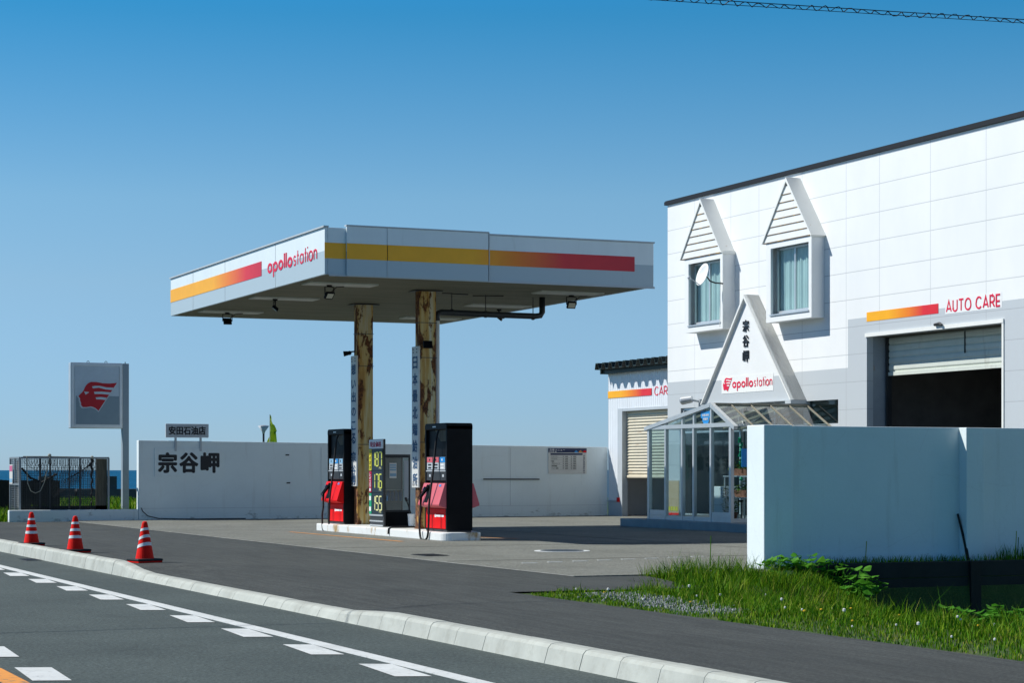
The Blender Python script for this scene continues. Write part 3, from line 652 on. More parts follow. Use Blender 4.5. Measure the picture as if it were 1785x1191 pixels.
lp = thing('park_lamp', (22.8, 75, -.1), 'grey lamp post with a funnel shaped head behind the back wall', 'street lamp')
MB().tube([(22.8, 75, -.3), (22.8, 75, 2.75)], .04, 8).build('post', M['darkmetal'], lp)
MB().tube([(22.8, 75, 2.72), (22.8, 75, 2.80), (22.8, 75, 3.02)], [.04, .06, .215], 16).build('lamp_head', M['lightgrey'], lp, smooth=True)
MB().tube([(22.8, 75, 3.02), (22.8, 75, 3.05)], [.21, .12], 16).build('lamp_cap', M['alum'], lp)
fl = thing('nobori_flag', (22.60, 73, -.1), 'lime green banner flag fluttering on its pole just above the back wall', 'flag')
MB().tube([(22.43, 73, -.3), (22.43, 73, 3.4)], .015, 6).build('pole', M['alum'], fl)
b = MB(); ncol, nrow = 9, 22; v = []
for j in range(nrow + 1):
    t_ = j / nrow; wdt = .05 + .22 * t_ ** .8 + (.04 if .35 < t_ < .6 else 0)
    for i in range(ncol + 1):
        s_ = i / ncol; v.append((22.435 + wdt * s_ - (.14 * max(0, t_ - .75) * 4 * (1 - s_)), 73 + .10 * math.sin(7 * s_ + 5 * t_) * s_ + .05 * math.sin(9 * t_), 3.36 - 1.05 * t_ + .05 * math.sin(6 * s_ + 3 * t_)))
b.add(v, [(j * (ncol + 1) + i, j * (ncol + 1) + i + 1, (j + 1) * (ncol + 1) + i + 1, (j + 1) * (ncol + 1) + i) for j in range(nrow) for i in range(ncol)])
b.build('banner', M['flag'], fl, smooth=True)

# ------------------------------------------------------------------ canopy
CX0, CX1, CY0, CY1, CZ0, CZ1 = 12.1, 18.9, 35.97, 47.2, 4.95, 5.815
cn = thing('station_canopy', (15.5, 41.5, 0), 'large flat white station roof with a yellow to red stripe over the pumps', 'canopy')
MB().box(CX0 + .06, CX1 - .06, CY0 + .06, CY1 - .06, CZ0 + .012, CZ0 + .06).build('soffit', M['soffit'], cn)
def m_fascia():
    m, t, bs = nodes('fascia_paint')
    g = N(t, 'ShaderNodeNewGeometry'); sp = N(t, 'ShaderNodeSeparateXYZ'); t.links.new(g.outputs['Position'], sp.inputs[0])
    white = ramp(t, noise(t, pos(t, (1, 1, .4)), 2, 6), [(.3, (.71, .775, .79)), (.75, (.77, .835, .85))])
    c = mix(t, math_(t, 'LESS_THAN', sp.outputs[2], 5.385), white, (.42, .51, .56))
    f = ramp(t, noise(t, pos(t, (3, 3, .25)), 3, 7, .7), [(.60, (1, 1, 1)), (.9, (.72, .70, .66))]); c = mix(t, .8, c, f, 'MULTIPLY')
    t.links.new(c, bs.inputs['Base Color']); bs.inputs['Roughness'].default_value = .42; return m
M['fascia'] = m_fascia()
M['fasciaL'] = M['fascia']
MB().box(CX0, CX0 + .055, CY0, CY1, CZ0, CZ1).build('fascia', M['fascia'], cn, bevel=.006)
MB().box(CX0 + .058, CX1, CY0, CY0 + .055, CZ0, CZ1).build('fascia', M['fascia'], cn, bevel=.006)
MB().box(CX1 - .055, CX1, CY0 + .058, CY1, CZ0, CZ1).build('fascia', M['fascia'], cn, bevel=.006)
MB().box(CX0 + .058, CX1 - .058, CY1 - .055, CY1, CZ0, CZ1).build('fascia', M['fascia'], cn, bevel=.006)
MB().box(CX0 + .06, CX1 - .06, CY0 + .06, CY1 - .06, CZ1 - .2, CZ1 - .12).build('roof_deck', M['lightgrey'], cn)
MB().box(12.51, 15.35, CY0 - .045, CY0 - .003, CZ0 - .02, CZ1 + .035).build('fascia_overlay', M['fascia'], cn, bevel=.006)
b = MB()
b.box(CX0 - .03, CX0 + .07, CY0 - .02, CY1 + .02, CZ1 + .001, CZ1 + .03); b.box(15.36, CX1 + .02, CY0 - .02, CY0 + .07, CZ1 + .001, CZ1 + .03)
b.box(12.50, 15.36, CY0 - .06, CY0 + .06, CZ1 + .036, CZ1 + .06)
b.box(CX0 + .08, CX1 + .02, CY0 - .014, CY0 - .002, CZ0 - .028, CZ0 + .012)
b.build('coping', M['lightgrey'], cn)
for x in (13.3, 15.36): MB().box(x, x + .012, CY0 - .052, CY0 - .001, CZ0 - .01, CZ1 + .04).build('panel_seam', M['lightgrey'], cn)
for yy in (39.0, 42.6, 45.2): MB().box(CX0 - .004, CX0 - .0005, yy, yy + .008, CZ0, CZ1).build('panel_seam', M['lightgrey'], cn)
sL = m_stripe('stripe_print_road_side', 1, 47.2, 39.93, [(0, YE), (.50, YE), (.66, OR), (.85, RE), (1, CR)])
sR = m_stripe('stripe_print_end', 0, 12.1, 18.48, [(0, YE), (.46, YE), (.60, OR), (.76, RE), (1, CR)])
MB().box(CX0 - .006, CX0 - .001, 39.93, CY1, 5.262, 5.555).build('stripe', sL, cn)
b = MB().box(CX0 - .004, 12.508, CY0 - .006, CY0 - .001, 5.245, 5.535); b.box(12.511, 15.349, CY0 - .052, CY0 - .046, 5.245, 5.535); b.box(15.362, 18.48, CY0 - .006, CY0 - .001, 5.245, 5.535)
b.build('stripe', sR, cn)
stroke_text('lettering', 'apollo', (CX0 - .001, 39.52, 5.262), NX, 1.62, .205, .27, M['textred'], cn, .22)
stroke_text('lettering', 'station', (CX0 - .001, 37.84, 5.262), NX, 1.44, .205, .16, M['textred'], cn, .24)
for i, yy in enumerate((37.8, 41.38, 45.4)):
    for x in (12.33, 17.2):
        MB().box(x, x + 1.4, yy - .26, yy + .26, CZ0 - .02, CZ0 + .010).build('light_cover', mat('pale_cover_panel', (.52, .55, .52), .6, var=.08), cn)
for x in (15.6, 16.4): MB().tube([(x, 38.9 + (x - 15.6) * .4, CZ0 + .008), (x + .6, 39.0, CZ0 + .007)], .02, 4).build('panel_gap', M['blackrub'], cn)
# columns
BR = [('想', 1), ('い', 1), ('出', 1), ('の', 1), ('こ', 1), ('る', 1)]
def column(y0, lab, bzt, cells):
    c = thing('canopy_column', (15.10, y0 - .11, .17), lab, 'column')
    b = MB().box(14.92, 15.28, y0 - .23, y0, .165, 4.95); b.build('shaft', M['rust'], c, bevel=.012)
    b = MB()
    for z in (1.9, 3.6, 4.3): b.box(14.91, 15.29, y0 - .24, y0 + .01, z, z + .012)
    b.build('strap_band', M['darkmetal'], c)
    b = MB().box(14.81, 15.39, y0 - .34, y0 + .1, 4.935, 4.948); b.build('cap_plate', M['darkmetal'], c)
    b = MB().box(14.908, 15.292, y0 - .242, y0 + .012, .166, .20); b.build('base_plate', M['rust'], c)
    bd = MB().box(14.872, 14.908, y0 - .30, y0 + .07, 1.0, bzt).build('vertical_board', M['board'], c, bevel=.005)
    vtext('lettering', cells, (14.872, y0 - .115, 0), NX, .27, M['textblue'], bd, .05, .003)
    b = MB()
    for z in (1.05, 1.12, bzt - .06, bzt - .12):
        for yy in (y0 - .22, y0 - .02): b.ball((14.868, yy, z), .014)
    b.build('bolt', M['darkmetal'], bd)
    return c
c1 = '想い出のこる'; cells = [(c, 3.42 - i * .30, .23 if c not in 'のこい' else .19) for i, c in enumerate(c1)] + [(c, 3.42 - 6 * .30 - .09 - i * .29, .22) for i, c in enumerate('宗谷の岬')]
colL = column(42.37, 'rusted white column beside the far pump with a vertical board of eleven faded blue characters', 3.83, [(c, max(z, 1.02), h) for c, z, h in cells])
colR = column(38.67, 'rusted white column beside the near pump with a vertical board of eight faded blue characters', 3.83, [(c, 3.38 - i * .335, .25) for i, c in enumerate('日本最北端給油所')])
b = MB().tube([(15.36, 38.60, .17), (15.36, 38.60, 4.42)], .055, 12)
tag(b.build('downpipe', M['downpipe'], smooth=False), 'pale vertical downpipe running up beside the near rusted column', 'downpipe')
b = MB().tube([(15.36, 38.60, 4.36), (15.36, 38.60, 4.46), (15.39, 38.61, 4.51), (15.46, 38.63, 4.54), (16.6, 38.9, 4.55), (17.75, 39.08, 4.56), (17.88, 39.09, 4.58), (17.92, 39.09, 4.65), (17.92, 39.09, 4.96)], .062, 12)
for x in (16.9,): b.tube([(x, 39.02, 4.55), (x + .12, 39.03, 4.55)], .07, 12)
dp = b.build('drain_pipe', M['drain'], smooth=True); tag(dp, 'dark drain pipe hung under the canopy from the near column to the right', 'pipe')
for x, yy in ((15.72, 38.69), (16.55, 38.89), (17.7, 39.07)):
    b = MB().tube([(x, yy, 4.55), (x, yy, 4.95)], .010, 5); b.tube([(x - .02, yy, 4.55), (x + .02, yy, 4.55)], .072, 12); b.build('hanger', M['darkmetal'], dp)

def floodlight(loc, label, yaw=0, tilt=35, group='floodlights under the canopy', hang=True):
    f = thing('floodlight', loc, label, 'floodlight', group); x, y, z = loc
    k_ = .66; A = lambda p: (x + k_ * (p[0] * math.cos(R(yaw)) - p[1] * math.sin(R(yaw))), y + k_ * (p[0] * math.sin(R(yaw)) + p[1] * math.cos(R(yaw))), z + k_ * p[2])
    ct, sn = math.cos(R(tilt)), math.sin(R(tilt)); H_ = lambda a, q, r: A((a, q * ct - r * sn, -.30 + q * sn + r * ct))
    b = MB(); wd, hd, td = .14, .11, .035
    b.add([H_(a, q, r) for r in (-td, td) for q in (-hd, hd) for a in (-wd, wd)], [(0, 2, 3, 1), (4, 5, 7, 6), (0, 1, 5, 4), (2, 6, 7, 3), (0, 4, 6, 2), (1, 3, 7, 5)])
    for a in np.linspace(-.11, .11, 7): b.add([H_(a + e, q, r) for r in (td, td + .03) for q in (-hd * .8, hd * .8) for e in (-.005, .005)], [(0, 2, 3, 1), (4, 5, 7, 6), (0, 1, 5, 4), (2, 6, 7, 3), (0, 4, 6, 2), (1, 3, 7, 5)])
    b.build('lamp_body', M['black'], f)
    MB().add([H_(a, q, -td - .003) for q in (-.08, .08) for a in (-.11, .11)], [(0, 2, 3, 1)]).build('lens', M['lamp_lens'], f)
    if hang:
        b = MB().tube([A((-.165, 0, -.30)), A((-.165, 0, -.06)), A((-.08, 0, -.045)), A((.08, 0, -.045)), A((.165, 0, -.06)), A((.165, 0, -.30))], .012, 5)
        b.tube([A((0, 0, -.05)), A((0, 0, .0))], .055, 8); b.build('bracket', M['black'], f)
        MB().tube([A((.05, .05, -.25)), A((.2, .05, -.12)), A((.3, .02, -.03)), A((.55, 0, -.012))], .009, 5).build('lead_wire', M['blackrub'], f)
    return f
floodlight((12.95, 45.40, 4.93), 'black floodlight under the far left edge of the canopy', 0, 62)
floodlight((12.83, 41.38, 4.93), 'black floodlight seen edge-on under the middle of the canopy left edge', 75, 40)
floodlight((12.83, 37.86, 4.93), 'black floodlight showing its pale lens near the canopy front corner', 20, -52)
floodlight((18.2, 42.0, 4.93), 'black floodlight behind the drain pipe under the canopy', 60, 40)
floodlight((18.1, 38.05, 4.93), 'black floodlight under the right end of the canopy beyond the drain pipe', 0, -62)
f = floodlight((15.06, 38.34, 4.06), 'dark flat floodlight strapped to the near rusted column', 0, 80, hang=False); 
b = MB().box(15.04, 15.08, 38.34, 38.44, 3.84, 3.88); b.build('bracket', M['black'], f)
hb = MB().ball((14.83, 42.4, 3.9), .05); hb.tube([(14.83, 42.4, 3.9), (14.71, 42.45, 3.88)], [.04, .06], 8); hb.bar((14.925, 42.3, 3.93), (14.81, 42.4, 3.92), .03, .03)
tag(hb.build('small_spotlight', M['black']), 'small black spotlight above the board on the far rusted column', 'spotlight')

# ------------------------------------------------------------------ pump island
M['islandpaint'] = mat('island_white_paint', (.74, .75, .73), .55, var=.05, dirt=(.40, .25, .09), dirtamt=(.55, .66), dscale=1.9, dstretch=(1, 1, .6), bmp=.2)
def rrect(x0, x1, y0, y1, r, n=6):
    P = []
    for cx, cy, a0 in ((x1 - r, y0 + r, -90), (x1 - r, y1 - r, 0), (x0 + r, y1 - r, 90), (x0 + r, y0 + r, 180)):
        P += [(cx + r * math.cos(R(a0 + 90 * i / n)), cy + r * math.sin(R(a0 + 90 * i / n))) for i in range(n + 1)]
    return P
isl = MB().prism([(14.47, 36.20)] + [(14.67 - .20 * math.cos(R(a)), 36.20 - .20 * math.sin(R(a))) for a in range(15, 91, 15)] + [(15.10 + .18 * math.sin(R(a)), 36.18 - .18 * math.cos(R(a))) for a in range(0, 76, 15)] + [(15.58, 37.6), (15.58, 43.6), (14.47, 43.6)], (0, 0, 0), (1, 0, 0), (0, 1, 0), .0, .168).build('pump_island', M['islandpaint'], bevel=.02)
tag(isl, 'low white rust-stained concrete island carrying the two fuel pumps', 'island')

def pump(y1, label, colours, faded, L=1.12, fx=14.64):
    x0, x1, y0, z0, z1 = fx, fx + .53, y1 - L, .168, 2.235
    p = thing('fuel_pump', ((x0 + x1) / 2, (y0 + y1) / 2, z0), label, 'fuel pump', 'fuel pumps on the island')
    xm = (x0 + x1) / 2
    # cabinet: core with posts and header standing proud of both faces
    b = MB(); b.box(x0 + .05, x1 - .05, y0 + .06, y1 - .06, z0 + .05, z1 - .12)
    b.build('cabinet_core', M['black'], p)
    MB().box(x0, x1, y0, y0 + .062, z0 + .03, z1 - .002).build('side_panel', M['black'], p, bevel=.008)
    MB().box(x0, x1, y1 - .062, y1, z0 + .03, z1 - .002).build('side_panel', M['black'], p, bevel=.008)
    b = MB().prism([(y0 + .0, z1 - .11), (y1 - .0, z1 - .11), (y1 - .0, z1 - .03), (y1 - .05, z1 + .015), (y0 + .05, z1 + .015), (y0, z1 - .03)], (x0 - .006, 0, 0), (0, 1, 0), (0, 0, 1), 0, x1 - x0 + .012)
    b.build('header', M['black'], p, bevel=.012)
    MB().box(x0 + .02, x1 - .02, y0 + .02, y1 - .02, z0, z0 + .05).build('plinth', M['darkmetal'], p)
    text('maker_mark', 'FUEL' if 0 else '▬▬', (x0 - .007, y1 - .42, z1 - .062), NX, .17, .022, M['alum'], p, 0, .003)
    for sx, xf in ((-1, x0), (1, x1)):
        D = NX if sx < 0 else ((0, 1, 0), (0, 0, 1)); g = lambda off: xf + sx * off     # off > 0 is outwards
        bx = lambda mb, a, b_, c, d, e, f_: mb.box(min(g(a), g(b_)), max(g(a), g(b_)), c, d, e, f_)
        # pale corner plate under the header where the hose comes out
        MB().prism([(0, 0), (.62, 0), (.62, -.22), (.30, -.22)] if sx < 0 else [(.30, 0), (.92, 0), (.60, -.22), (.30, -.22)], (g(-.046), y1 - .42 if sx < 0 else y0 + .1, z1 - .115), *D, 0, .003).build('hose_plate', M['brownpanel'], p)
        # display head: three grade cards over a dark keypad strip
        disp = bx(MB(), -.049, -.01, y0 + .064, y1 - .064, z0 + .98, z0 + 1.44).build('display_head', M['darkmetal'], p, bevel=.006)
        for i, cm in enumerate(colours if sx < 0 else colours[::-1]):
            wv = (L - .17) / 3; a = y1 - .085 - wv * (i + 1) + .02; c_ = a + wv - .04
            bx(MB(), -.009, -.004, a, c_, z0 + 1.19, z0 + 1.325).build('grade_card', M['lightgrey'], disp)
            bx(MB(), -.009, -.003, a, c_, z0 + 1.33, z0 + 1.43).build('grade_label', cm, disp)
            q = MB()
            for zz in (1.21, 1.27): bx(q, -.004, -.001, a + .06, c_ - .06, z0 + zz, z0 + zz + .03)
            bx(q, -.003, -.001, (a + c_) / 2 - .02, (a + c_) / 2 + .03, z0 + 1.36, z0 + 1.40)
            q.build('grade_print', M['textblack'] if cm is not M['skyblue'] else M['textwhite'], disp)
        bx(MB(), -.009, .002, y0 + .07, y1 - .07, z0 + 1.155, z0 + 1.175).build('display_trim', M['lightgrey'], disp)
        for yy in (y0 + .16, y1 - .30): bx(MB(), -.009, -.004, yy, yy + .09, z0 + 1.05, z0 + 1.10).build('card_slot', M['lightgrey'], disp)
        # slanted nozzle hood
        prof_ = [(-.04, z0 + .93), (.03, z0 + .93), (.155, z0 + .53), (.15, z0 + .50), (-.04, z0 + .44)]
        hd = MB(); ya, yb = y0 + .02, y1 - .02
        hd.add([(g(a), yy, z) for yy in (ya, yb) for a, z in prof_], [(0, 1, 2, 3, 4), (9, 8, 7, 6, 5)] + [(i, 5 + i, 5 + (i + 1) % 5, (i + 1) % 5) for i in range(5)])
        hood = hd.build('nozzle_hood', faded, p, bevel=.008)
        on = lambda s_, out=0.0: (g(.03 + .125 * s_ + out), z0 + .93 - .40 * s_)       # along the slope, s_ 0 top .. 1 bottom
        q = MB(); (xa, za), (xb, zb) = on(.05, .004), on(.92, .004)
        yc = y1 - .42 if sx < 0 else y0 + .42
        q.bar((xa, yc, za), (xb, yc, zb), .15, .012, up=(sx, 0, .3)); q.build('nozzle_pocket', M['black'], hood)
        # nozzle: grip, guard, spout
        nz = MB(); (xa, za), (xb, zb) = on(.15, .05), on(.8, .06); yo = yc + .06
        nz.tube([(xa, yo - .06, za + .02), (xa + sx * .005, yo, za - .05), (xb, yo + .08, zb + .06), (xb, yo + .10, zb - .08)], [.022, .032, .028, .022], 8)
        nz.tube([(xa, yo - .0, za - .03), (xa + sx * .05, yo + .12, za - .10), (xb + sx * .03, yo + .16, zb + .04), (xb, yo + .10, zb - .02)], .010, 6)
        nz.bar((xa, yo - .1, za - .01), (xa, yo + .1, za - .04), .03, .03)
        nz.build('nozzle', M['black'], p)
        MB().tube([(xa + sx * .03, yo + .02, za - .03), (xa + sx * .03, yo + .10, za - .07)], .028, 8).build('nozzle_sleeve', M['skyblue'] if sx > 0 else M['navy'], p)
        (xl, zl) = on(.06, .003); MB().bar((xl, y0 + .22, zl), (on(.16, .003)[0], y0 + .22, on(.16, .003)[1]), .10, .006, up=(sx, 0, .3)).build('hood_sticker', M['skyblue'], hood)
        lower = bx(MB(), -.049, .0, y0 + .066, y1 - .066, z0 + .06, z0 + .44).build('lower_panel', M['red'], p, bevel=.006)
        q = bx(MB(), .0, .003, y0 + .15, y0 + .55, z0 + .285, z0 + .325); bx(q, .0, .003, y0 + .56, y0 + .62, z0 + .275, z0 + .335)
        q.build('panel_mark', M['textwhite'], lower)
        hy = y1 - .72 if sx < 0 else y0 + .72
        top = (g(.0), hy, z1 - .12)
        lo = -.02
        pts = [top, (g(.05), hy, z1 - .30), (g(.10), hy + .02, z0 + 1.2), (g(.19), hy, z0 + .6), (g(.20), hy + .02, z0 + .15), (g(.20), hy + .08, lo + .09), (g(.22), hy + .22, lo + .02), (g(.22), hy + .40, lo + .08), (g(.21), hy + .47, z0 + .18), (g(.19), yo + .10, zb - .25), (xb, yo + .10, zb - .06)]
        P2 = [Vector(a) for a in pts]; sm = []
        for i in range(len(P2) - 1):
            p0, p1_, p2, p3 = P2[max(i - 1, 0)], P2[i], P2[i + 1], P2[min(i + 2, len(P2) - 1)]
            for k in range(5):
                t_ = k / 5; sm.append(.5 * ((2 * p1_) + (p2 - p0) * t_ + (2 * p0 - 5 * p1_ + 4 * p2 - p3) * t_ ** 2 + (3 * p1_ - p0 - 3 * p2 + p3) * t_ ** 3))
        MB().tube(sm + [P2[-1]], .021, 7).build('hose', M['blackrub'], p, smooth=True)
    return p
pump(43.50, 'black fuel pump at the far end of the island with bright red nozzle hood', [M['paleblue'], M['skyblue'], M['paleblue']], M['red'], L=1.11, fx=14.70)
pump(37.42, 'black fuel pump at the near end of the island with sun-faded pink nozzle hood', [M['fadedred'], M['fadedred'], M['skyblue']], M['fadedred'], L=1.14)

pr = thing('price_sign', (14.83, 40.5, .168), 'tall narrow fuel price sign showing 187, 176 and 155', 'price sign')
MB().box(14.76, 14.80, 40.06, 40.90, .17, 1.995).build('sign_case', M['darkmetal'], pr, bevel=.008)
hd = MB().box(14.74, 14.759, 40.08, 40.90, 1.80, 1.985).build('header_panel', M['conewhite'], pr)
text('lettering', '現金価格', (14.74, 40.84, 1.83), NX, .68, .12, flat('header_red', (.42, .02, .06)), hd, .04, .003)
for (za, zb, lm, lab, num, dm) in ((1.345, 1.785, M['yellow'], 'ハイオク', '187', M['ledyellow']), (.885, 1.325, flat('crimson_print', (.45, .01, .06)), 'レギュラー', '176', M['ledyellow']), (.43, .865, M['green'], '軽油', '155', M['ledpale'])):
    pn = MB().box(14.745, 14.759, 40.09, 40.895, za, zb).build('price_panel', flat('dark_display', (.012, .024, .035)), pr)
    MB().box(14.738, 14.744, 40.755, 40.895, za, zb).build('grade_strip', lm, pn)
    if num == '155':
        q = MB().box(14.734, 14.737, 40.77, 40.88, zb - .15, zb - .06); q.box(14.734, 14.737, 40.77, 40.88, za + .06, za + .15); q.build('strip_lettering', M['textwhite'], pn)
    else:
        n_ = len(lab); hh = (zb - za - .04) / n_
        vtext('strip_lettering', [(c, zb - .02 - hh * (i + 1), hh * .8) for i, c in enumerate(lab)], (14.738, 40.825, 0), NX, .085, M['textblack'] if lm is M['yellow'] else M['textwhite'], pn, .03, .003)
    SEG = dict(zip('0123456789', ('abcdef', 'bc', 'abged', 'abgcd', 'fgbc', 'afgcd', 'afgedc', 'abc', 'abcdefg', 'abcfgd')))
    b = MB(); dw, dh = .17, .29; y = 40.70
    for ch in num:
        zt = zb - .05
        for sgm in SEG[ch]:
            a, c_, e, f_ = {'a': (.03, .15, 0, .025), 'b': (.147, .182, .015, .138), 'c': (.147, .182, .157, .28), 'd': (.03, .15, .270, .295), 'e': (0, .035, .157, .28), 'f': (0, .035, .015, .138), 'g': (.03, .15, .135, .160)}[sgm]
            b.box(14.734, 14.738 + .006, y - c_, y - a, zt - f_ * 1.05, zt - e * 1.05)
        y -= .205
    b.build('digits', dm, pn)
    text('unit_mark', '円/L', (14.744, 40.30, za + .03), NX, .14, .04, M['ledpale'], pn, 0, .003)
b = MB().box(14.74, 14.759, 40.09, 40.89, .39, .425); b.box(14.745, 14.759, 40.09, 40.89, .27, .30); b.box(14.745, 14.759, 40.09, 40.89, .18, .21); b.build('vent_slats', M['alum'], pr)

ca = thing('display_cabinet', (15.25, 40.9, .168), 'dark framed glass cabinet of service goods behind the price sign', 'cabinet')
ax0, ax1, ay0, ay1, az0, az1 = 14.97, 15.56, 40.62, 41.1, .169, 1.65
b = MB()
for xx in (ax0, ax1 - .03):
    for yy in (ay0, ay1 - .03): b.box(xx, xx + .03, yy, yy + .03, az0, az1)
b.box(ax0 + .031, ax1 - .031, ay0, ay0 + .03, az1 - .04, az1); b.box(ax0 + .031, ax1 - .031, ay0, ay0 + .03, az0 + .30, az0 + .34)
b.box(ax0, ax1, ay0, ay1, az1 + .001, az1 + .03); b.build('frame', M['darkmetal'], ca)
MB().box(ax0 + .03, ax1 - .03, ay0 + .01, ay1 - .01, az0, az0 + .30).build('base_box', M['black'], ca)
MB().box(ax0 + .032, ax1 - .032, ay1 - .025, ay1 - .01, az0 + .31, az1 - .02).build('back_panel', M['signgrey'], ca)
MB().sheet(ax0 + .032, ax1 - .032, ay0 + .012, ay0 + .016, az0 + .342, az1 - .042).build('front_pane', M['smokeglass'], ca)
MB().box(ax0 + .12, ax0 + .28, ay0 - .004, ay0 + .003, 1.18, 1.50).build('paper_notice', M['conewhite'], ca)
b = MB()
for i, zz in enumerate((1.44, 1.39, 1.34, 1.22)): b.box(ax0 + .13, ax0 + .27, ay0 - .007, ay0 - .004, zz, zz + (.03 if i != 3 else .06))
b.build('notice_print', M['paleblue'], ca)
MB().box(ax0 + .03, ax1 - .03, ay0 + .05, ay1 - .05, .92, .935).build('shelf', M['lightgrey'], ca)
for i in range(4): MB().tube([(ax0 + .15 + i * .09, ay0 + .15, z) for z in (.70, .88, .90, .93)], [.035, .035, .02, .015], 8).build('bottle', M['skyblue'], ca)
MB().box(ax1 - .14, ax1 - .04, ay0 - .004, ay0 + .003, .75, 1.55).build('side_label', M['lightgrey'], ca)
bx0, by0 = 15.30, 39.88
bk = thing('bucket', (bx0, by0, .168), 'small white plastic bucket standing between cabinet and near column', 'bucket')
MB().tube([(bx0, by0, .169), (bx0, by0, .43)], [.062, .078], 14).build('pail', M['conewhite'], bk)
MB().tube([(bx0, by0, .42), (bx0, by0, .442)], [.086, .086], 14).build('rim', M['conewhite'], bk)
br = MB().tube([(bx0, by0 + .02, .45), (bx0 - .06, by0 + .10, .70)], .012, 6); br.bar((bx0 - .06, by0 + .10, .70), (bx0 - .08, by0 + .125, .78), .05, .03)
tag(br.build('brush', M['blackrub']), 'dark handled brush standing in the white bucket', 'brush')
hp = MB().tube([(15.0, 38.9, .20), (14.7, 38.9, .20), (14.5, 38.92, .20), (14.455, 38.95, .17), (14.45, 38.96, .06)], .02, 7)
tag(hp.build('conduit', M['blackrub']), 'black pipe bent over the edge of the white island', 'pipe')

# ------------------------------------------------------------------ main building
F = 25.0
mb_ = thing('garage_building', (32, 34, 0), 'big white two storey panel-clad garage building with a black roof line', 'building')
holes = [(32.96, 37.68, .0, 4.23), (40.25, 46.1, .2, 2.92), (38.81, 40.12, 2.39, 2.92)]
for (a, b_) in ((43.43, 45.16), (39.5, 41.2)): holes.append((a + .1, b_ - .1, 4.98, 6.45))
w1 = wall_cells(MB(), 'X', 20.0, 46.80, -.1, 8.16, holes, F, F + .16).build('front_wall', M['facade'], mb_)
MB().box(F, 40, 46.64, 46.80, -.1, 8.16).build('side_wall', M['white'], mb_) if 0 else None
b = MB(); b.box(F + .162, 40, 46.63, 46.79, -.1, 8.15); b.build('side_wall', M['white'], mb_)
MB().box(F + .162, 40, 20.01, 20.17, -.1, 8.15).build('side_wall', M['white'], mb_)
MB().box(39.84, 40, 20.18, 46.62, -.1, 8.15).build('rear_wall', M['white'], mb_)
MB().box(F + .165, 39.83, 20.18, 46.62, 7.9, 8.05).build('roof', M['lightgrey'], mb_)
b = MB().box(F - .05, F + .2, 19.9, 46.90, 8.165, 8.25); b.box(F - .03, F + .15, 19.92, 46.88, 8.251, 8.272); b.box(F + .21, 40.1, 46.75, 46.90, 8.165, 8.25); b.box(F + .21, 40.1, 19.9, 20.1, 8.165, 8.29); b.box(39.9, 40.1, 20.11, 46.74, 8.165, 8.29)
b.build('roof_trim', M['roofblack'], mb_)
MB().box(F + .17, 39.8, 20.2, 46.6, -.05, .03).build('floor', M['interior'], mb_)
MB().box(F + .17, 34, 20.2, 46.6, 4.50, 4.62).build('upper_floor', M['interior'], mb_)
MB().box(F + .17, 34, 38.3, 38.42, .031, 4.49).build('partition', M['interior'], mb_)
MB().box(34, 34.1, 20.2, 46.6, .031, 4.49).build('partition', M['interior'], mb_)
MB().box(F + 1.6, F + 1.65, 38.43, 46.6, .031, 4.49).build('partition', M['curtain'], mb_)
# garage interior hints
b = MB().box(33.8, 33.99, 32.2, 38.2, 2.75, 3.4)
for k in range(6): b.box(33.76, 33.8, 32.2, 38.2, 2.78 + k * .1, 2.83 + k * .1)
b.box(33.9, 33.98, 35.2, 35.3, .05, 2.7); b.box(33.9, 33.98, 36.6, 36.7, .05, 2.7); b.build('rear_door', M['shutterpale'], mb_)
# garage opening: reveal, shutter, head trim
MB().box(F + .162, F + .62, 37.682, 37.75, 0, 4.3).build('door_reveal', mat('blue_grey_reveal', (.30, .34, .38), .6, var=.1, dirt=(.30, .20, .10), dirtamt=(.64, .72), dscale=3), mb_)
MB().box(F + .162, F + .62, 32.89, 32.958, 0, 4.3).build('door_reveal', M['lightgrey'], mb_)
MB().box(F + .162, F + .62, 32.96, 37.68, 4.232, 4.3).build('door_reveal', M['brownpanel'], mb_)
b = MB(); z = 4.22; xs = F + .50
k = 0
while z > 3.50:
    hgt = .145
    b.add([(xs, y, zz) if i in (0, 3) else (xs - .022, y, zz) for y in (32.97, 37.55) for i, zz in enumerate((z, z - .035, z - hgt + .035, z - hgt))], [(i, i + 1, 5 + i, 4 + i) for i in range(3)])
    z -= hgt
b.add([(xs, y, zz) for y in (32.97, 37.55) for zz in (z, z - .02)], [(0, 1, 3, 2)])
b.box(xs - .03, xs + .02, 32.965, 37.56, z - .10, z - .021)
sh = b.build('roller_shutter', M['shutterpale'], mb_)
MB().box(xs - .03, xs - .02, 34.80, 34.84, 3.75, 4.2).build('shutter_chain', M['blackrub'], sh)
for yy in (37.56, 32.96): MB().box(F + .44, F + .56, yy, yy + .06 if yy > 35 else yy + .008, .03, 4.22).build('guide_rail', M['darkmetal'], sh)
b = MB().box(F - .03, F - .002, 32.90, 37.72, 4.232, 4.31); b.box(F - .022, F - .002, 32.90, 32.955, 0, 4.231); b.build('door_trim', M['gutterwhite'], mb_)
MB().tube([(F - .06, 35.12, 4.33), (F - .05, 34.95, 4.34), (F - .08, 34.85, 4.31)], [.03, .04, .02], 6).build('door_lamp', M['darkmetal'], mb_)
sAC = m_stripe('stripe_print_garage', 1, 37.68, 35.06, [(0, YE), (.32, YE), (.58, OR), (.80, RE), (1, RE)])
MB().box(F - .006, F - .001, 35.063, 37.68, 4.565, 4.766).build('stripe', sAC, mb_)
MB().box(F - .003, F - .0008, 32.97, 34.83, 4.53, 4.84).build('lettering_backing', M['white'], mb_)
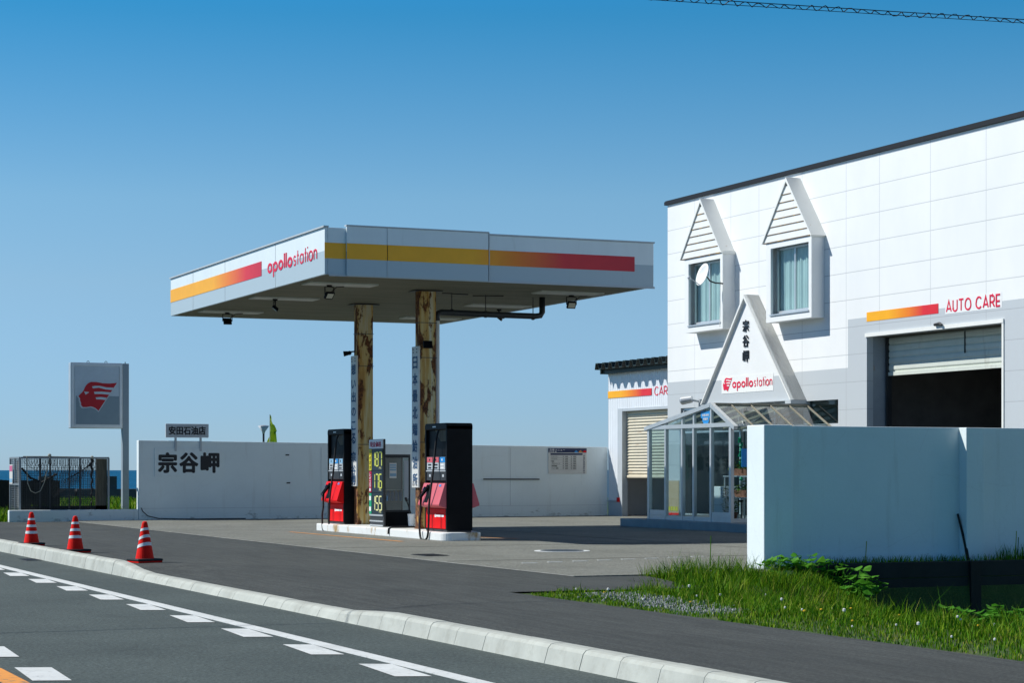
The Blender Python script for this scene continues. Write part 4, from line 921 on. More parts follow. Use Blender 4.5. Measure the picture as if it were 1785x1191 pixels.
stroke_text('lettering', 'AUTO CARE', (F - .003, 34.80, 4.555), NX, 1.79, .165, .21, M['textred'], mb_, .20)
# dormer windows
def dormer(y1, y0, yc):
    X = F - .34
    b = MB()
    a0, a1, z0, z1 = y0 + .10, y1 - .22, 4.93, 6.47
    a0, a1 = y0 + .12, y1 - .20
    d = wall_cells(MB(), 'X', y0, y1, 4.765, 6.62, [(a0, a1, z0, z1)], X, X + .06)
    d.box(X + .062, F - .002, y0, y0 + .05, 4.765, 6.62); d.box(X + .062, F - .002, y1 - .05, y1, 4.765, 6.62); d.box(X + .062, F - .002, y0 + .052, y1 - .052, 4.765, 4.82)
    o = d.build('dormer_window', M['white'], mb_); 
    # steep gable with louvres
    g = MB(); e = .13; zt, zb = 8.03, 6.62
    hw = (y1 - y0) / 2 + .11
    for s_ in (-1, 1):
        P = [(yc + s_ * hw, zb - .02), (yc, zt), (yc, zt - .10), (yc + s_ * (hw - .042), zb - .02)]
        if s_ < 0: P = P[::-1]
        g.prism([(-p[0], p[1]) for p in P], (X - .05, 0, 0), (0, -1, 0), (0, 0, 1), -(F - X + .048), 0.0)
    gg = g.build('dormer_roof', M['gutterwhite'], mb_)
    l = MB(); n_ = 7
    for i in range(n_):
        za = zb + .0 + i * (zt - zb - .2) / n_; zc = za + (zt - zb - .2) / n_
        wa = hw * (1 - (za - zb) / (zt - zb)) - .07; wc = max(.01, hw * (1 - (zc - zb) / (zt - zb)) - .07)
        l.add([(X - .02, yc - wa, za), (X - .02, yc + wa, za), (X - .012, yc + wc, zc), (X - .012, yc - wc, zc)], [(0, 1, 2, 3)])
        l.add([(X - .02, yc - wa, za), (X - .02, yc + wa, za), (X + .03, yc + wa, za), (X + .03, yc - wa, za)], [(0, 1, 2, 3)])
    l.build('louvre_slats', M['gutterwhite'], gg)
    b = MB()
    for i in range(n_):
        za = zb + i * (zt - zb - .2) / n_; wa = hw * (1 - (za - zb) / (zt - zb)) - .075
        b.box(X - .024, X + .0, yc - wa, yc + wa, za - .020, za - .002)
    b.build('louvre_gap', mat('rusty_gap', (.16, .11, .07), .9, var=.3, dirt=(.42, .24, .06), dirtamt=(.52, .58), dscale=6, dstretch=(1, 1, 1)), gg)
    q = MB(); t_ = .045
    xw = X + .16
    q.box(xw, xw + .05, a0, a1, z0, z0 + .09); q.box(xw, xw + .05, a0, a1, z1 - t_, z1); q.box(xw, xw + .05, a0, a0 + t_, z0 + .091, z1 - t_ - .001); q.box(xw, xw + .05, a1 - t_, a1, z0 + .091, z1 - t_ - .001)
    q.box(xw - .01, xw + .04, (a0 + a1) / 2 - .022, (a0 + a1) / 2 + .022, z0 + .091, z1 - t_ - .001)
    q.box(X - .025, xw - .001, a0 - .02, a1 + .02, z0 - .02, z0 + .012)
    q.build('window_frame', M['alum'], o)
    for u0, u1 in ((a0 + t_, (a0 + a1) / 2 - .023), ((a0 + a1) / 2 + .023, a1 - t_)): MB().sheet(xw + .018, xw + .022, u0, u1, z0 + .092, z1 - t_ - .002).build('window_pane', M['tealglass'], o)
    c = MB(); n_ = 60; v = []
    for i in range(n_ + 1):
        y_ = a0 + .02 + (a1 - a0 - .04) * i / n_; xo = xw + .11 + .022 * math.sin(i * 1.35) + .012 * math.sin(i * .61 + 1)
        v += [(xo, y_, z0 + .03), (xo + .008 * math.sin(i * .9), y_, z1 - .02)]
    c.add(v, [(2 * i, 2 * i + 2, 2 * i + 3, 2 * i + 1) for i in range(n_)]); c.build('curtain', M['curtain'], o, smooth=True)
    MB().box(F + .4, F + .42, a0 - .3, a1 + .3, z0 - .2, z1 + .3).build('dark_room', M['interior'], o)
    b = MB().box(X + .02, F - .001, y0 + .0, y1, 6.621, 6.66); b.box(X - .03, F - .004, y0 - .035, y0 - .002, 6.57, 6.625); b.build('eave_strip', M['gutterwhite'], gg)
    return o
dormer(45.27, 43.36, 44.40); dormer(41.33, 39.37, 40.39)
ds = thing('satellite_dish', (24.55, 43.5, 5.9), 'white satellite dish bolted beside the left dormer window', 'satellite dish')
cx, cy, cz = 24.22, 43.47, 6.04; ax = Vector((-1, -.02, .33)).normalized(); ua = ax.cross(Vector((0, 0, 1))).normalized(); ub = ua.cross(ax)
b = MB(); v = []; rings, seg = 5, 24
for thick in (0, .012):
    for i in range(rings + 1):
        r = i / rings
        for j in range(seg):
            a = 2 * math.pi * j / seg; p = Vector((cx, cy, cz)) + ua * (.25 * r * math.cos(a)) + ub * (.285 * r * math.sin(a)) + ax * (.07 * r * r - thick); v.append(p)
n1 = (rings + 1) * seg
fs = [(i * seg + j, i * seg + (j + 1) % seg, (i + 1) * seg + (j + 1) % seg, (i + 1) * seg + j) for i in range(rings) for j in range(seg)]
fs += [tuple(n1 + q for q in reversed(f_)) for f_ in fs] + [(rings * seg + j, rings * seg + (j + 1) % seg, n1 + rings * seg + (j + 1) % seg, n1 + rings * seg + j) for j in range(seg)]
b.add(v, fs); b.build('reflector', M['dishwhite'], ds, smooth=True)
MB().tube([(24.62, 43.31, 5.84), (24.60, 43.25, 5.84), (24.40, 43.27, 5.85), (24.31, 43.36, 5.90), (24.26, 43.44, 6.02)], .018, 7).build('mount_arm', M['darkmetal'], ds)
q = Vector((cx, cy, cz)) - ub * .26 + ax * .05; e = Vector((cx, cy, cz)) + ax * .38 - ub * .20
MB().tube([q, e], .012, 6).build('feed_arm', M['lightgrey'], ds); MB().ball(e, .045).build('feed_horn', M['lightgrey'], ds)
MB().tube([(24.58, 43.33, 5.9), (24.57, 43.325, 5.7), (24.575, 43.33, 5.3), (24.57, 43.335, 4.8)], .009, 5).build('lead_wire', M['gutterwhite'], ds)
# gable sign over the entrance
gx_ = F - .37; ga, gl_, gr = (42.238, 5.50), (44.33, 2.955), (40.12, 2.945)
g = MB().prism([(-ga[0], ga[1]), (-gl_[0] , gl_[1]), (-gr[0], gr[1])], (gx_ + .03, 0, 0), (0, -1, 0), (0, 0, 1), -.335, 0)
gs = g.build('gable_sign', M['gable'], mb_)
b = MB()
for (p, s_) in ((gl_, 1), (gr, -1)):
    d_ = Vector((0, ga[0] - p[0], ga[1] - p[1])).normalized(); nrm = Vector((0, -d_.z, d_.y)) * (1 if s_ < 0 else 1)
    P = [(p[0], p[1]), ga, (ga[0], ga[1] - .09), (p[0] - s_ * .042, p[1])]
    P = [(-a, z) for a, z in P]
    b.prism(P, (gx_ - .05, 0, 0), (0, -1, 0), (0, 0, 1), -.415, 0)
b.build('raking_trim', M['gutterwhite'], gs)
b = MB().box(gx_ - .05, F - .003, 40.14, 44.30, 2.925, 2.943); b.box(gx_ - .06, F - .004, 40.10, 40.35, 2.86, 2.924); b.build('base_trim', M['lightgrey'], gs)
for i, ch in enumerate('宗谷岬'):
    text('lettering', ch, (gx_ + .025, 42.38, 4.62 - i * .36), NX, .28, .28, M['textblack'], gs, .028, .018)
MB().box(gx_ + .024, gx_ + .029, 41.0, 43.40, 3.19, 3.595).build('logo_plate', M['white'], gs)
emblem(gs, (gx_ + .024, 43.33, 3.235), NX, .33, M['textred'], M['white'], False)
stroke_text('lettering', 'apollo', (gx_ + .023, 42.88, 3.305), NX,   .97, .155, .27, M['textred'], gs, .24)
stroke_text('lettering', 'station', (gx_ + .023, 41.87, 3.305), NX, .83, .155, .16, M['textred'], gs, .25)
# shop front glazing behind the porch
b = MB()
for yy in (46.05, 44.6, 43.1, 41.6, 40.27): b.box(F + .05, F + .11, yy - .03, yy + .03, .2, 2.92)
for zz in (.2, 2.28, 2.86): b.box(F + .052, F + .108, 40.26, 46.09, zz, zz + .055)
b.box(F + .05, F + .11, 38.82, 38.85, 2.39, 2.92); b.build('shop_front_frame', M['alum'], mb_)
for a, c_ in ((44.64, 46.01), (43.14, 44.56), (41.64, 43.06), (40.31, 41.56)):
    for z0, z1 in ((.26, 2.275), (2.34, 2.855)): MB().sheet(F + .078, F + .082, a, c_, z0, z1).build('shop_pane', M['smokeglass'], mb_)
MB().sheet(F + .078, F + .082, 38.83, 40.11, 2.395, 2.915).build('shop_pane', M['smokeglass'], mb_)

# security camera
sc = thing('security_camera', (24.7, 45.4, 3.0), 'small white security camera on the corner of the garage building', 'camera')
MB().tube([(F - .001, 45.05, 2.85), (F - .001, 45.05, 3.12)], .06, 8).build('mount', M['lightgrey'], sc)
MB().tube([(F - .02, 45.05, 3.06), (24.75, 45.12, 3.10), (24.70, 45.2, 3.08)], .025, 7).build('arm', M['lightgrey'], sc)
MB().tube([(24.80, 45.13, 3.12), (24.62, 45.33, 3.08), (24.60, 45.35, 3.075)], [.085, .10, .085], 12).build('housing', M['alum'], sc, smooth=False)
MB().tube([(24.605, 45.345, 3.076), (24.59, 45.36, 3.072)], .06, 12).build('lens', M['black'], sc)
po = thing('notice_board', (24.9, 46.42, .2), 'tan board with pale lower lettering on the white wall corner behind the porch glass', 'poster')
MB().box(24.955, 24.985, 46.12, 46.73, .2, 1.08).build('board_panel', M['poster'], po)
MB().box(24.949, 24.954, 46.12, 46.73, .2, .26).build('red_edge', M['red'], po)
b = MB()
for i in range(4): b.box(24.949, 24.954, 46.18 + i * .13, 46.27 + i * .13, .31, .42)
b.build('print', M['yellow'], po)

# ------------------------------------------------------------------ car wash building
cw = thing('car_wash_building', (29, 50.6, 0), 'lower white ribbed steel car wash shed with dark green roof left of the garage', 'building')
CF = 27.05
M['corr'] = M['corrug']
def ribbed(mb, ya, yb, z0, z1, x, pitch=.115, depth=.008):
    y = ya; P = []
    while y < yb - 1e-6:
        e = min(y + pitch, yb); q = e - y
        P += [(x, y), (x, y + q * .5), (x + depth, y + q * .62), (x + depth, y + q * .88)]; y = e
    P.append((x, yb)); n_ = len(P)
    mb.add([(px, py, z0) for px, py in P] + [(px, py, z1) for px, py in P], [(i, i + 1, n_ + i + 1, n_ + i) for i in range(n_ - 1)])
b = MB(); ribbed(b, 53.40, 54.34, .45, 4.25, CF); ribbed(b, 46.82, 48.5, .45, 4.25, CF); ribbed(b, 48.5, 53.40, 3.14, 4.25, CF)
b.build('front_wall', M['corrug'], cw)
for ya, yb in ((53.70, 54.33), (46.82, 48.4)): MB().box(CF - .01, CF + .2, ya, yb, -.05, .43).build('plinth', M['lightgrey'], cw)
MB().box(CF + .03, 35, 54.20, 54.345, -.05, 4.2).build('side_wall', M['corrug'], cw)
MB().box(34.9, 35, 46.9, 54.19, -.05, 4.2).build('rear_wall', M['corrug'], cw)
MB().box(CF + .2, 34.8, 46.85, 54.18, -.04, .02).build('floor', M['interior'], cw)
b = MB().box(CF - .02, CF + .16, 53.40, 53.68, 0, 3.14); b.box(CF - .02, CF + .16, 48.42, 48.5, 0, 3.14); b.box(CF - .02, CF + .16, 48.5, 53.39, 3.06, 3.139); b.build('door_frame', M['lightgrey'], cw)
b = MB(); z = 3.06; xs = CF + .13; v = []
zz = [3.06 - k * .0175 for k in range(int((3.06 - 1.20) / .0175) + 1)]
for k, z in enumerate(zz):
    xo = xs + .016 * math.cos(k * math.pi / 2.5); v += [(xo, 48.5, z), (xo, 53.38, z)]
b.add(v, [(2 * i, 2 * i + 1, 2 * i + 3, 2 * i + 2) for i in range(len(zz) - 1)]); b.box(xs - .03, xs + .02, 48.5, 53.38, 1.12, 1.20); b.build('roller_shutter', M['shutterbeige'], cw, smooth=True)
b = MB(); x0, x1 = CF - .46, 35.2; pitch = .44; y = 46.9; P = []
while y < 54.3 - .05:
    P += [(y, 4.29), (y + .10, 4.29), (y + .17, 4.45), (y + .32, 4.45), (y + .39, 4.29)]; y += pitch
P.append((54.30, 4.29)); P = [(a, z) for a, z in P if a <= 54.31]; n_ = len(P)
v = [(x, a, z + t_) for x in (x0, x1) for t_ in (0, .035) for a, z in P]
fs = []
for i in range(n_ - 1):
    fs += [(i, i + 1, 2 * n_ + i + 1, 2 * n_ + i), (n_ + i, 3 * n_ + i, 3 * n_ + i + 1, n_ + i + 1), (i, n_ + i, n_ + i + 1, i + 1), (2 * n_ + i, 2 * n_ + i + 1, 3 * n_ + i + 1, 3 * n_ + i)]
b.add(v, fs); rf = b.build('roof', M['greenroof'], cw)
b = MB().box(x0 + .26, x0 + .34, 46.9, 54.30, 4.17, 4.285); b.box(x0 + .2, x1, 54.302, 54.36, 4.17, 4.44); b.build('fascia', M['greenroof'], rf)
b = MB()
y = 46.9
while y < 54.2: b.prism([(y + .10, 4.288), (y + .17, 4.448), (y + .32, 4.448), (y + .39, 4.288)], (x0 + .24, 0, 0), (0, 1, 0), (0, 0, 1), 0, .01); y += pitch
b.build('rib_closure', M['black'], rf)
sC = m_stripe('stripe_print_car_wash', 1, 54.35, 51.59, [(0, YE), (.30, YE), (.55, OR), (.80, RE), (1, RE)])
MB().box(CF - .012, CF - .002, 51.59, 54.34, 3.465, 3.665).build('stripe', sC, cw)
stroke_text('lettering', 'CAR WASH', (CF - .004, 51.42, 3.45), NX, 2.05, .165, .15, M['textred'], cw, .20)
b = MB().tube([(CF - .03, 53.7, .45), (CF - .03, 54.3, .45)], .025, 6); b.build('pipe', M['lightgrey'], cw); MB().box(CF - .06, CF - .02, 53.55, 53.68, .42, .55).build('tap_box', M['red'], cw)

# ------------------------------------------------------------------ glazed porch
pc = thing('glass_porch', (23.7, 41, 0), 'aluminium framed glass entrance porch with a low gable against the garage', 'porch')
PX0 = 22.45; pz = .20; ez = 2.30
st_ = MB().box(22.22, 24.99, 36.9, 44.0, -.05, pz - .002).build('step', mat('porch_step_concrete', (.30, .32, .33), .8, var=.12, bmp=.2), pc, bevel=.01)
ym = [43.0, 42.16, 41.36, 40.82, 40.03, 39.16]; ap = (40.0, 2.78); el, er = (43.1, ez), (39.06, ez)
def roofz(y): return ez + (ap[1] - ez) * ((el[0] - y) / (el[0] - ap[0]) if y > ap[0] else (y - er[0]) / (ap[0] - er[0]))
b = MB()
for i, y in enumerate(ym):
    hw = .045 if i in (0, 5) else .033; b.box(PX0, PX0 + .08, y - hw, y + hw, pz, ez - .001)
    if 0 < i < 5: b.box(PX0 + .01, PX0 + .07, y - .03, y + .03, ez + .091, roofz(y) - .02)
b.box(PX0 - .012, PX0 + .09, 39.08, 43.06, ez, ez + .09)
b.box(PX0 + .01, PX0 + .07, 39.2, 42.96, pz, pz + .10)
b.bar((PX0 + .02, el[0] + .05, el[1] + .02), (PX0 + .02, ap[0], ap[1] + .02), .10, .09); b.bar((PX0 + .02, ap[0], ap[1] + .02), (PX0 + .02, er[0] - .12, er[1] - .03), .10, .09)
b.build('front_frame', M['alum'], pc)
for y in (43.0, 39.16):
    b = MB()
    for x in (23.3, 24.15, 24.93): b.box(x, x + .06, y - .03, y + .03, pz, ez - .001)
    b.box(PX0 + .091, 24.99, y - .04, y + .04, ez, ez + .07); b.box(PX0 + .091, 24.99, y - .03, y + .03, pz + .0, pz + .09)
    b.build('side_frame', M['alum'], pc)
b = MB()
for x in (22.95, 23.45, 23.95, 24.45, 24.93):
    b.bar((x, el[0], el[1] + .03), (x, ap[0], ap[1] + .03), .026, .045); b.bar((x, ap[0], ap[1] + .03), (x, er[0] - .1, er[1] - .01), .026, .045)
b.box(PX0 + .1, 24.98, ap[0] - .03, ap[0] + .03, ap[1] - .01, ap[1] + .065)
b.build('rafter', mat('weathered_rafter', (.28, .25, .19), .6, var=.12), pc)
for (p, q) in ((el, ap), (ap, er)): MB().add([(PX0 + .05, p[0], p[1] + .035), (24.98, p[0], p[1] + .035), (24.98, q[0], q[1] + .035), (PX0 + .05, q[0], q[1] + .035)], [(0, 1, 2, 3)]).build('roof_pane', M['tealglass'] if 0 else M['glass'], pc)
for ya, yb in zip(ym, ym[1:]):
    MB().sheet(PX0 + .038, PX0 + .042, yb + .034, ya - .034, pz + .101, ez - .002).build('front_pane', M['glass'], pc)
    za, zb = roofz(ya) - .03, roofz(yb) - .03
    MB().add([(PX0 + .04, ya, ez + .09), (PX0 + .04, yb, ez + .09), (PX0 + .04, yb, max(zb, ez + .092)), (PX0 + .04, ya, max(za, ez + .092))], [(0, 1, 2, 3)]).build('gable_pane', M['glass'], pc)
for y in (43.0, 39.16):
    for x0, x1 in ((PX0 + .08, 23.3), (23.36, 24.15), (24.21, 24.93)): MB().sheet(x0, x1, y - .002, y + .002, pz + .091, ez - .002).build('side_pane', M['glass'], pc)
for ya, yb in ((43.0, 42.16), (40.03, 39.16)): MB().box(PX0 + .015, PX0 + .065, yb + .04, ya - .04, pz + .102, pz + .22).build('door_rail', M['alum'], pc)
bd = MB().prism([(0, .27), (.44, .27), (.44, .12), (.38, .11), (.37, .05), (.30, -.03), (.22, -.05), (.14, -.03), (.07, .05), (.06, .11), (0, .12)], (PX0 + .03, 40.50, 2.40), *NX, 0, .006).build('badge', M['skyblue'], pc)
text('lettering', '自家用車', (PX0 + .024, 40.43, 2.55), NX, .30, .055, M['textwhite'], bd, .02, .002); text('lettering', '相談所', (PX0 + .024, 40.39, 2.465), NX, .22, .055, M['textwhite'], bd, .02, .002)
bp = MB().box(22.72, 23.06, 39.11, 39.125, 1.42, 1.82).build('blue_notice', M['skyblue'], pc)
# things inside the porch
tr = thing('plant_stand', (23.3, 40.3, .2), 'pale two tier plant stand inside the glass porch', 'plant stand')
b = MB()
for x in (23.0, 23.5):
    for y in (39.3, 40.35): b.box(x, x + .03, y, y + .03, .2, 1.20)
for z in (.72, 1.2): b.box(22.98, 23.55, 39.28, 40.4, z, z + .025)
b.build('stand_frame', M['alum'], tr)
def planter(x, y, z, lab, n_, kind):
    t_ = thing('flower_planter', (x, y, z), lab, 'planter', 'planters in the porch')
    b = MB(); b.add([(x + a * s_, y + c_ * s_, z + h_) for h_, s_ in ((0, .85), (.16, 1)) for a, c_ in ((-.11, -.3), (.11, -.3), (.11, .3), (-.11, .3))], [(3, 2, 1, 0), (0, 1, 5, 4), (1, 2, 6, 5), (2, 3, 7, 6), (3, 0, 4, 7)])
    b.build('box', M['terracotta'], t_); MB().box(x - .10, x + .10, y - .28, y + .28, z + .12, z + .14).build('soil', M['soil'], t_)
    b = MB()
    for i in range(n_):
        px, py, pz_ = x + random.gauss(0, .07), y + random.uniform(-.3, .3), z + .14 + abs(random.gauss(0, .09)); a = random.uniform(0, 6.28); r = random.uniform(.02, .045); tl = random.uniform(-.5, .8)
        u = Vector((math.cos(a), math.sin(a), tl)).normalized() * r; w_ = Vector((-math.sin(a), math.cos(a), random.uniform(-.4, .4))) * r * .5
        p = Vector((px, py, pz_)); b.add([p - u, p + w_, p + u, p - w_], [(0, 1, 2, 3)])
    b.build('foliage', M['plantgreen'], t_)
planter(23.25, 40.05, 1.225, 'terracotta planter with yellow-green leaves on the upper tier inside the porch', 260, 0)
planter(23.25, 39.55, 1.225, 'terracotta planter with dark green leaves beside the side glass, upper tier', 260, 0)
planter(23.25, 39.9, .745, 'terracotta planter of leafy plants on the lower tier inside the porch', 240, 0)
bx_ = thing('white_cupboard', (23.2, 40.7, .2), 'white cupboard with a box on top inside the porch', 'cupboard')
MB().box(23.0, 23.4, 40.45, 40.95, .201, .98).build('body', M['white'], bx_, bevel=.01); MB().box(22.985, 22.999, 40.48, 40.92, .55, .57).build('handle', M['alum'], bx_)
ch = thing('stool', (23.9, 41.3, .2), 'small dark stool inside the porch near the shop door', 'stool')
MB().box(23.75, 24.1, 41.1, 41.45, .62, .66).build('seat', M['wood'], ch)
for x in (23.78, 24.05):
    for y in (41.13, 41.40): MB().box(x, x + .025, y, y + .025, .2, .62).build('leg', M['darkmetal'], ch)
hs = MB().box(24.9, 24.98, 42.05, 42.25, 1.25, 1.62); hs.box(24.88, 24.90, 42.09, 42.21, 1.3, 1.4); tag(hs.build('wall_dispenser', M['white'], bevel=.01), 'white dispenser box on the shop front inside the porch', 'dispenser')
for k, (x, y, hh, lb) in enumerate(((24.3, 39.6, .75, 'tall leafy pot plant at the back right corner inside the porch'), (22.85, 39.75, .5, 'bushy pot plant on the porch floor below the plant stand'), (24.5, 42.7, .55, 'pot plant on the floor left of the shop door inside the porch'))):
    t_ = thing('pot_plant', (x, y, .2), lb, 'pot plant', 'pot plants in the porch')
    MB().tube([(x, y, .2), (x, y, .42)], [.09, .13], 12).build('pot', M['terracotta'], t_)
    b = MB()
    for i in range(170):
        a = random.uniform(0, 6.28); rr = .24 * random.random() ** .6; p = Vector((x + rr * math.cos(a), y + rr * math.sin(a), .45 + hh * random.random())); r = random.uniform(.03, .07)
        u = Vector((math.cos(a), math.sin(a), random.uniform(-.3, .9))).normalized() * r; w_ = Vector((-math.sin(a), math.cos(a), .2)) * r * .4; b.add([p - u, p + w_, p + u, p - w_], [(0, 1, 2, 3)])
    b.build('foliage', M['plantgreen'], t_)
gr_ = MB()
for k in range(9): gr_.tube([(24.2 + random.uniform(-.05, .05), 41.7 + .03 * math.sin(k), 2.1 - k * .11), (24.2, 41.72 + .04 * math.cos(k * 2), 2.0 - k * .11)], [.03, .045], 6)
tag(gr_.build('hanging_garland', [M['green']]), 'green hanging garland of ornaments inside the porch', 'garland')

# ------------------------------------------------------------------ cones
def cone(x, y, lab, kind, rz):
    c = thing('traffic_cone', (x, y, 0), lab, 'traffic cone', 'cones along the kerb')
    H0, H1, r0, r1 = .055, .60, .135, .036
    rad = lambda z: r0 + (r1 - r0) * (z - H0) / (H1 - H0)
    MB().tube([(x, y, H0 - .02), (x, y, H0), (x, y, H1 - .03), (x, y, H1 - .008), (x, y, H1)], [.16, r0, rad(H1 - .03), .032, .018], 28).build('cone_body', M['conered'], c, smooth=False)
    for zc, hh in ((.24, .048), (.355, .042), (.475, .036)):
        v = []; n_ = 36
        for j in range(n_):
            a = 2 * math.pi * j / n_ + 1e-3
            dzz = {0: 0, 1: .035 * (abs(math.sin(a / 2 + rz)) - .4), 2: -.035 * math.cos(a - rz)}[kind] * (1 if zc < .45 else .5)
            for z in (zc - hh / 2 + dzz, zc + hh / 2 + dzz): r = rad(z) + .0035; v.append((x + r * math.cos(a), y + r * math.sin(a), z))
        MB().add(v, [(2 * j, (2 * j + 2) % (2 * n_), (2 * j + 3) % (2 * n_), 2 * j + 1) for j in range(n_)]).build('reflective_band', M['conewhite'], c)
    a = R(12 if kind else 4); sq = [(s_ * .19, t_ * .19) for s_, t_ in ((-1, -1), (1, -1), (1, 1), (-1, 1))]
    MB().prism([(u * math.cos(a) - w_ * math.sin(a), u * math.sin(a) + w_ * math.cos(a)) for u, w_ in sq], (x, y, 0), (1, 0, 0), (0, 1, 0), .001, .022).build('base_plate', M['conered'], c)
    pts = [(u * math.cos(a) - w_ * math.sin(a), u * math.sin(a) + w_ * math.cos(a)) for u, w_ in [(s_ * .20, t_ * .20) for s_, t_ in ((-1, -1), (1, -1), (1, 1), (-1, 1))]]
    MB().prism(pts, (x, y, 0), (1, 0, 0), (0, 1, 0), .0225, .056).build('rubber_weight', M['blackrub'], c, bevel=.012)
cone(6.98, 37.1, 'red cone with level white bands, farthest down the kerb', 0, 0)
cone(7.06, 33.75, 'red cone with V shaped white bands, between the other two cones', 1, 2.4)
cone(7.24, 29.75, 'red cone with white bands slanting up to the right, nearest one', 2, R(110))

# ------------------------------------------------------------------ ground furniture
b = MB(); 
mh = thing('manhole_cover', (14.48, 30.8, .012), 'round dark manhole cover in a white painted ring on the forecourt', 'manhole cover')
cir = lambda r, n_=40: [(r * math.cos(2 * math.pi * i / n_), r * math.sin(2 * math.pi * i / n_)) for i in range(n_)]
MB().prism(cir(.46), (14.48, 30.8, 0), (1, 0, 0), (0, 1, 0), .010, .018).build('painted_ring', M['roadpaint'], mh)
MB().prism(cir(.36), (14.48, 30.8, 0), (1, 0, 0), (0, 1, 0), .012, .023).build('lid', M['darkmetal'], mh)
b = MB().box(11.65, 12.05, 29.75, 30.4, .010, .018)
for k in range(9): b.box(11.67, 12.03, 29.78 + k * .07, 29.81 + k * .07, .018, .024)
tag(b.build('drain_grate', M['darkmetal']), 'flat rusty drain grate set in the forecourt near its road edge', 'drain grate')
b = MB().box(6.38, 6.65, 34.35, 35.1, RZ - .01, RZ + .004)
for k in range(12): b.box(6.39, 6.64, 34.37 + k * .06, 34.40 + k * .06, RZ + .004, RZ + .008)
tag(b.build('drain_grate', M['darkmetal']), 'dark gully grate at the kerb in the road', 'drain grate')
cb = MB(); za, Yc = 7.0, 23.0
cab = lambda x, off: (x, Yc, 7.28 + .021 * (x - 12) * 2.0 - .0016 * (x - 12) * (20 - x) * 0 + off)
zz_ = lambda x: 7.300 + .0365 * (x - 12.09) - .0004 * (x - 12.09) * (17.8 - x)
xs_ = np.arange(-12, 30, .5); cb.tube([(x, Yc, zz_(x) + .026) for x in xs_], .006, 5); cb.tube([(x, Yc, zz_(x) - .022) for x in xs_], .0045, 5)
xs_ = np.arange(-12, 30, .035); cb.tube([(x, Yc + .03 * math.cos(x * 2 * math.pi / .23), zz_(x) + .002 + .030 * math.sin(x * 2 * math.pi / .205 + .9 * math.sin(x * 1.3)) + .008 * math.sin(x * 3.1)) for x in xs_], .0065, 4)
tag(cb.build('overhead_cable', M['cable']), 'thin overhead cable wrapped in a wavy spiral against the blue sky', 'cable')

# ------------------------------------------------------------------ grass, weeds and gravel
def blades(name, P, hmin, hmax, wd, m, lean=.5, seg=2):
    n_ = len(P); P = np.asarray(P); h = rng.uniform(hmin, hmax, n_) if np.isscalar(hmin) else rng.uniform(hmin, hmax)
    a = rng.uniform(0, 2 * np.pi, n_); ln = rng.uniform(.1, lean, n_) * h; fa = rng.uniform(0, 2 * np.pi, n_)
    lx, ly = np.cos(a) * ln, np.sin(a) * ln; wx, wy = np.cos(fa) * wd / 2, np.sin(fa) * wd / 2
    x, y, z = P.T
    V = np.stack([np.stack([x - wx, y - wy, z - .02], 1), np.stack([x + wx, y + wy, z - .02], 1),
                  np.stack([x + wx * .75 + lx * .35, y + wy * .75 + ly * .35, z + h * .55], 1), np.stack([x - wx * .75 + lx * .35, y - wy * .75 + ly * .35, z + h * .55], 1),
                  np.stack([x + lx, y + ly, z + h], 1)], 1).reshape(-1, 3)
    i = np.arange(n_) * 5
    me = bpy.data.meshes.new(name); loops = np.stack([i, i + 1, i + 2, i + 3, i + 3, i + 2, i + 4], 1).ravel()
    me.vertices.add(len(V)); me.vertices.foreach_set('co', V.ravel()); me.loops.add(len(loops)); me.loops.foreach_set('vertex_index', loops)
    ls = np.stack([np.arange(n_) * 7, np.arange(n_) * 7 + 4], 1).ravel(); me.polygons.add(2 * n_); me.polygons.foreach_set('loop_start', ls)
    me.update(calc_edges=True); me.validate(); me.materials.append(m)
    o = bpy.data.objects.new(name, me); COL.objects.link(o); return o
def clumpf(x, y, s=1.0): return .5 + .25 * np.sin(x * 2.1 * s + 1.3 * np.sin(y * 1.7 * s)) + .25 * np.sin(y * 2.9 * s + 1.1 * np.sin(x * 2.3 * s + 1))
gpts, ghts = [], []
n_try = 260000
X = rng.uniform(9.12, 19.5, n_try); Y = rng.uniform(6.5, 23.5, n_try)
edge = 9.22 + .07 * np.sin(Y * 3.1) + .05 * np.sin(Y * 7.7)
ok = X > edge
inA = (X < 11.5 + .2 * np.sin(Y * 5)) & (Y > 20.75 + .08 * np.sin(X * 6)); ok &= ~inA
ok &= ~((X < 12.1) & (Y > 22.3))
ok &= ~((X > 15.1) & (Y > 23.42)) & ~((X > 14.2) & (Y > 23.9))
grav = ((np.abs(X - 10.0 - .15 * np.sin(Y)) < .36) & (Y > 17.2) & (Y < 20.5)); keepg = rng.uniform(size=n_try) < .28
ok &= ~grav | keepg
dist = X - 9.2
dens = np.clip(.55 + .45 * clumpf(X, Y), 0, 1) * np.where(Y < 15, .85, 1)
ok &= rng.uniform(size=n_try) < dens
X, Y, dist = X[ok], Y[ok], dist[ok]
Z = np.array([gh(a, c_) for a, c_ in zip(X, Y)])
tall = np.clip((dist - .15) / 1.8, .0, 1); cf = clumpf(X, Y, .8)
hmx = .05 + .17 * tall * (.4 + .8 * cf); hmx *= .55 + .95 * clumpf(X * 2.3 + 5, Y * 2.1, 1.3) ** 2; hmx *= np.where(rng.uniform(size=len(X)) < .04, 1.7, 1); hmx += .26 * np.exp(-((X - 12.9) ** 2 / .9 + (Y - 22.9) ** 2 / .5))
hmx = np.minimum(hmx, .50)
o = blades('verge_grass', np.stack([X, Y, Z], 1), hmx * .35, hmx, .009, M['grass'], .75); tag(o, 'long green grass of the roadside verge', 'grass', kind='stuff')
n2 = 1500; X = rng.uniform(15.2, 22, n2); Y = rng.uniform(23.66, 24.1, n2)
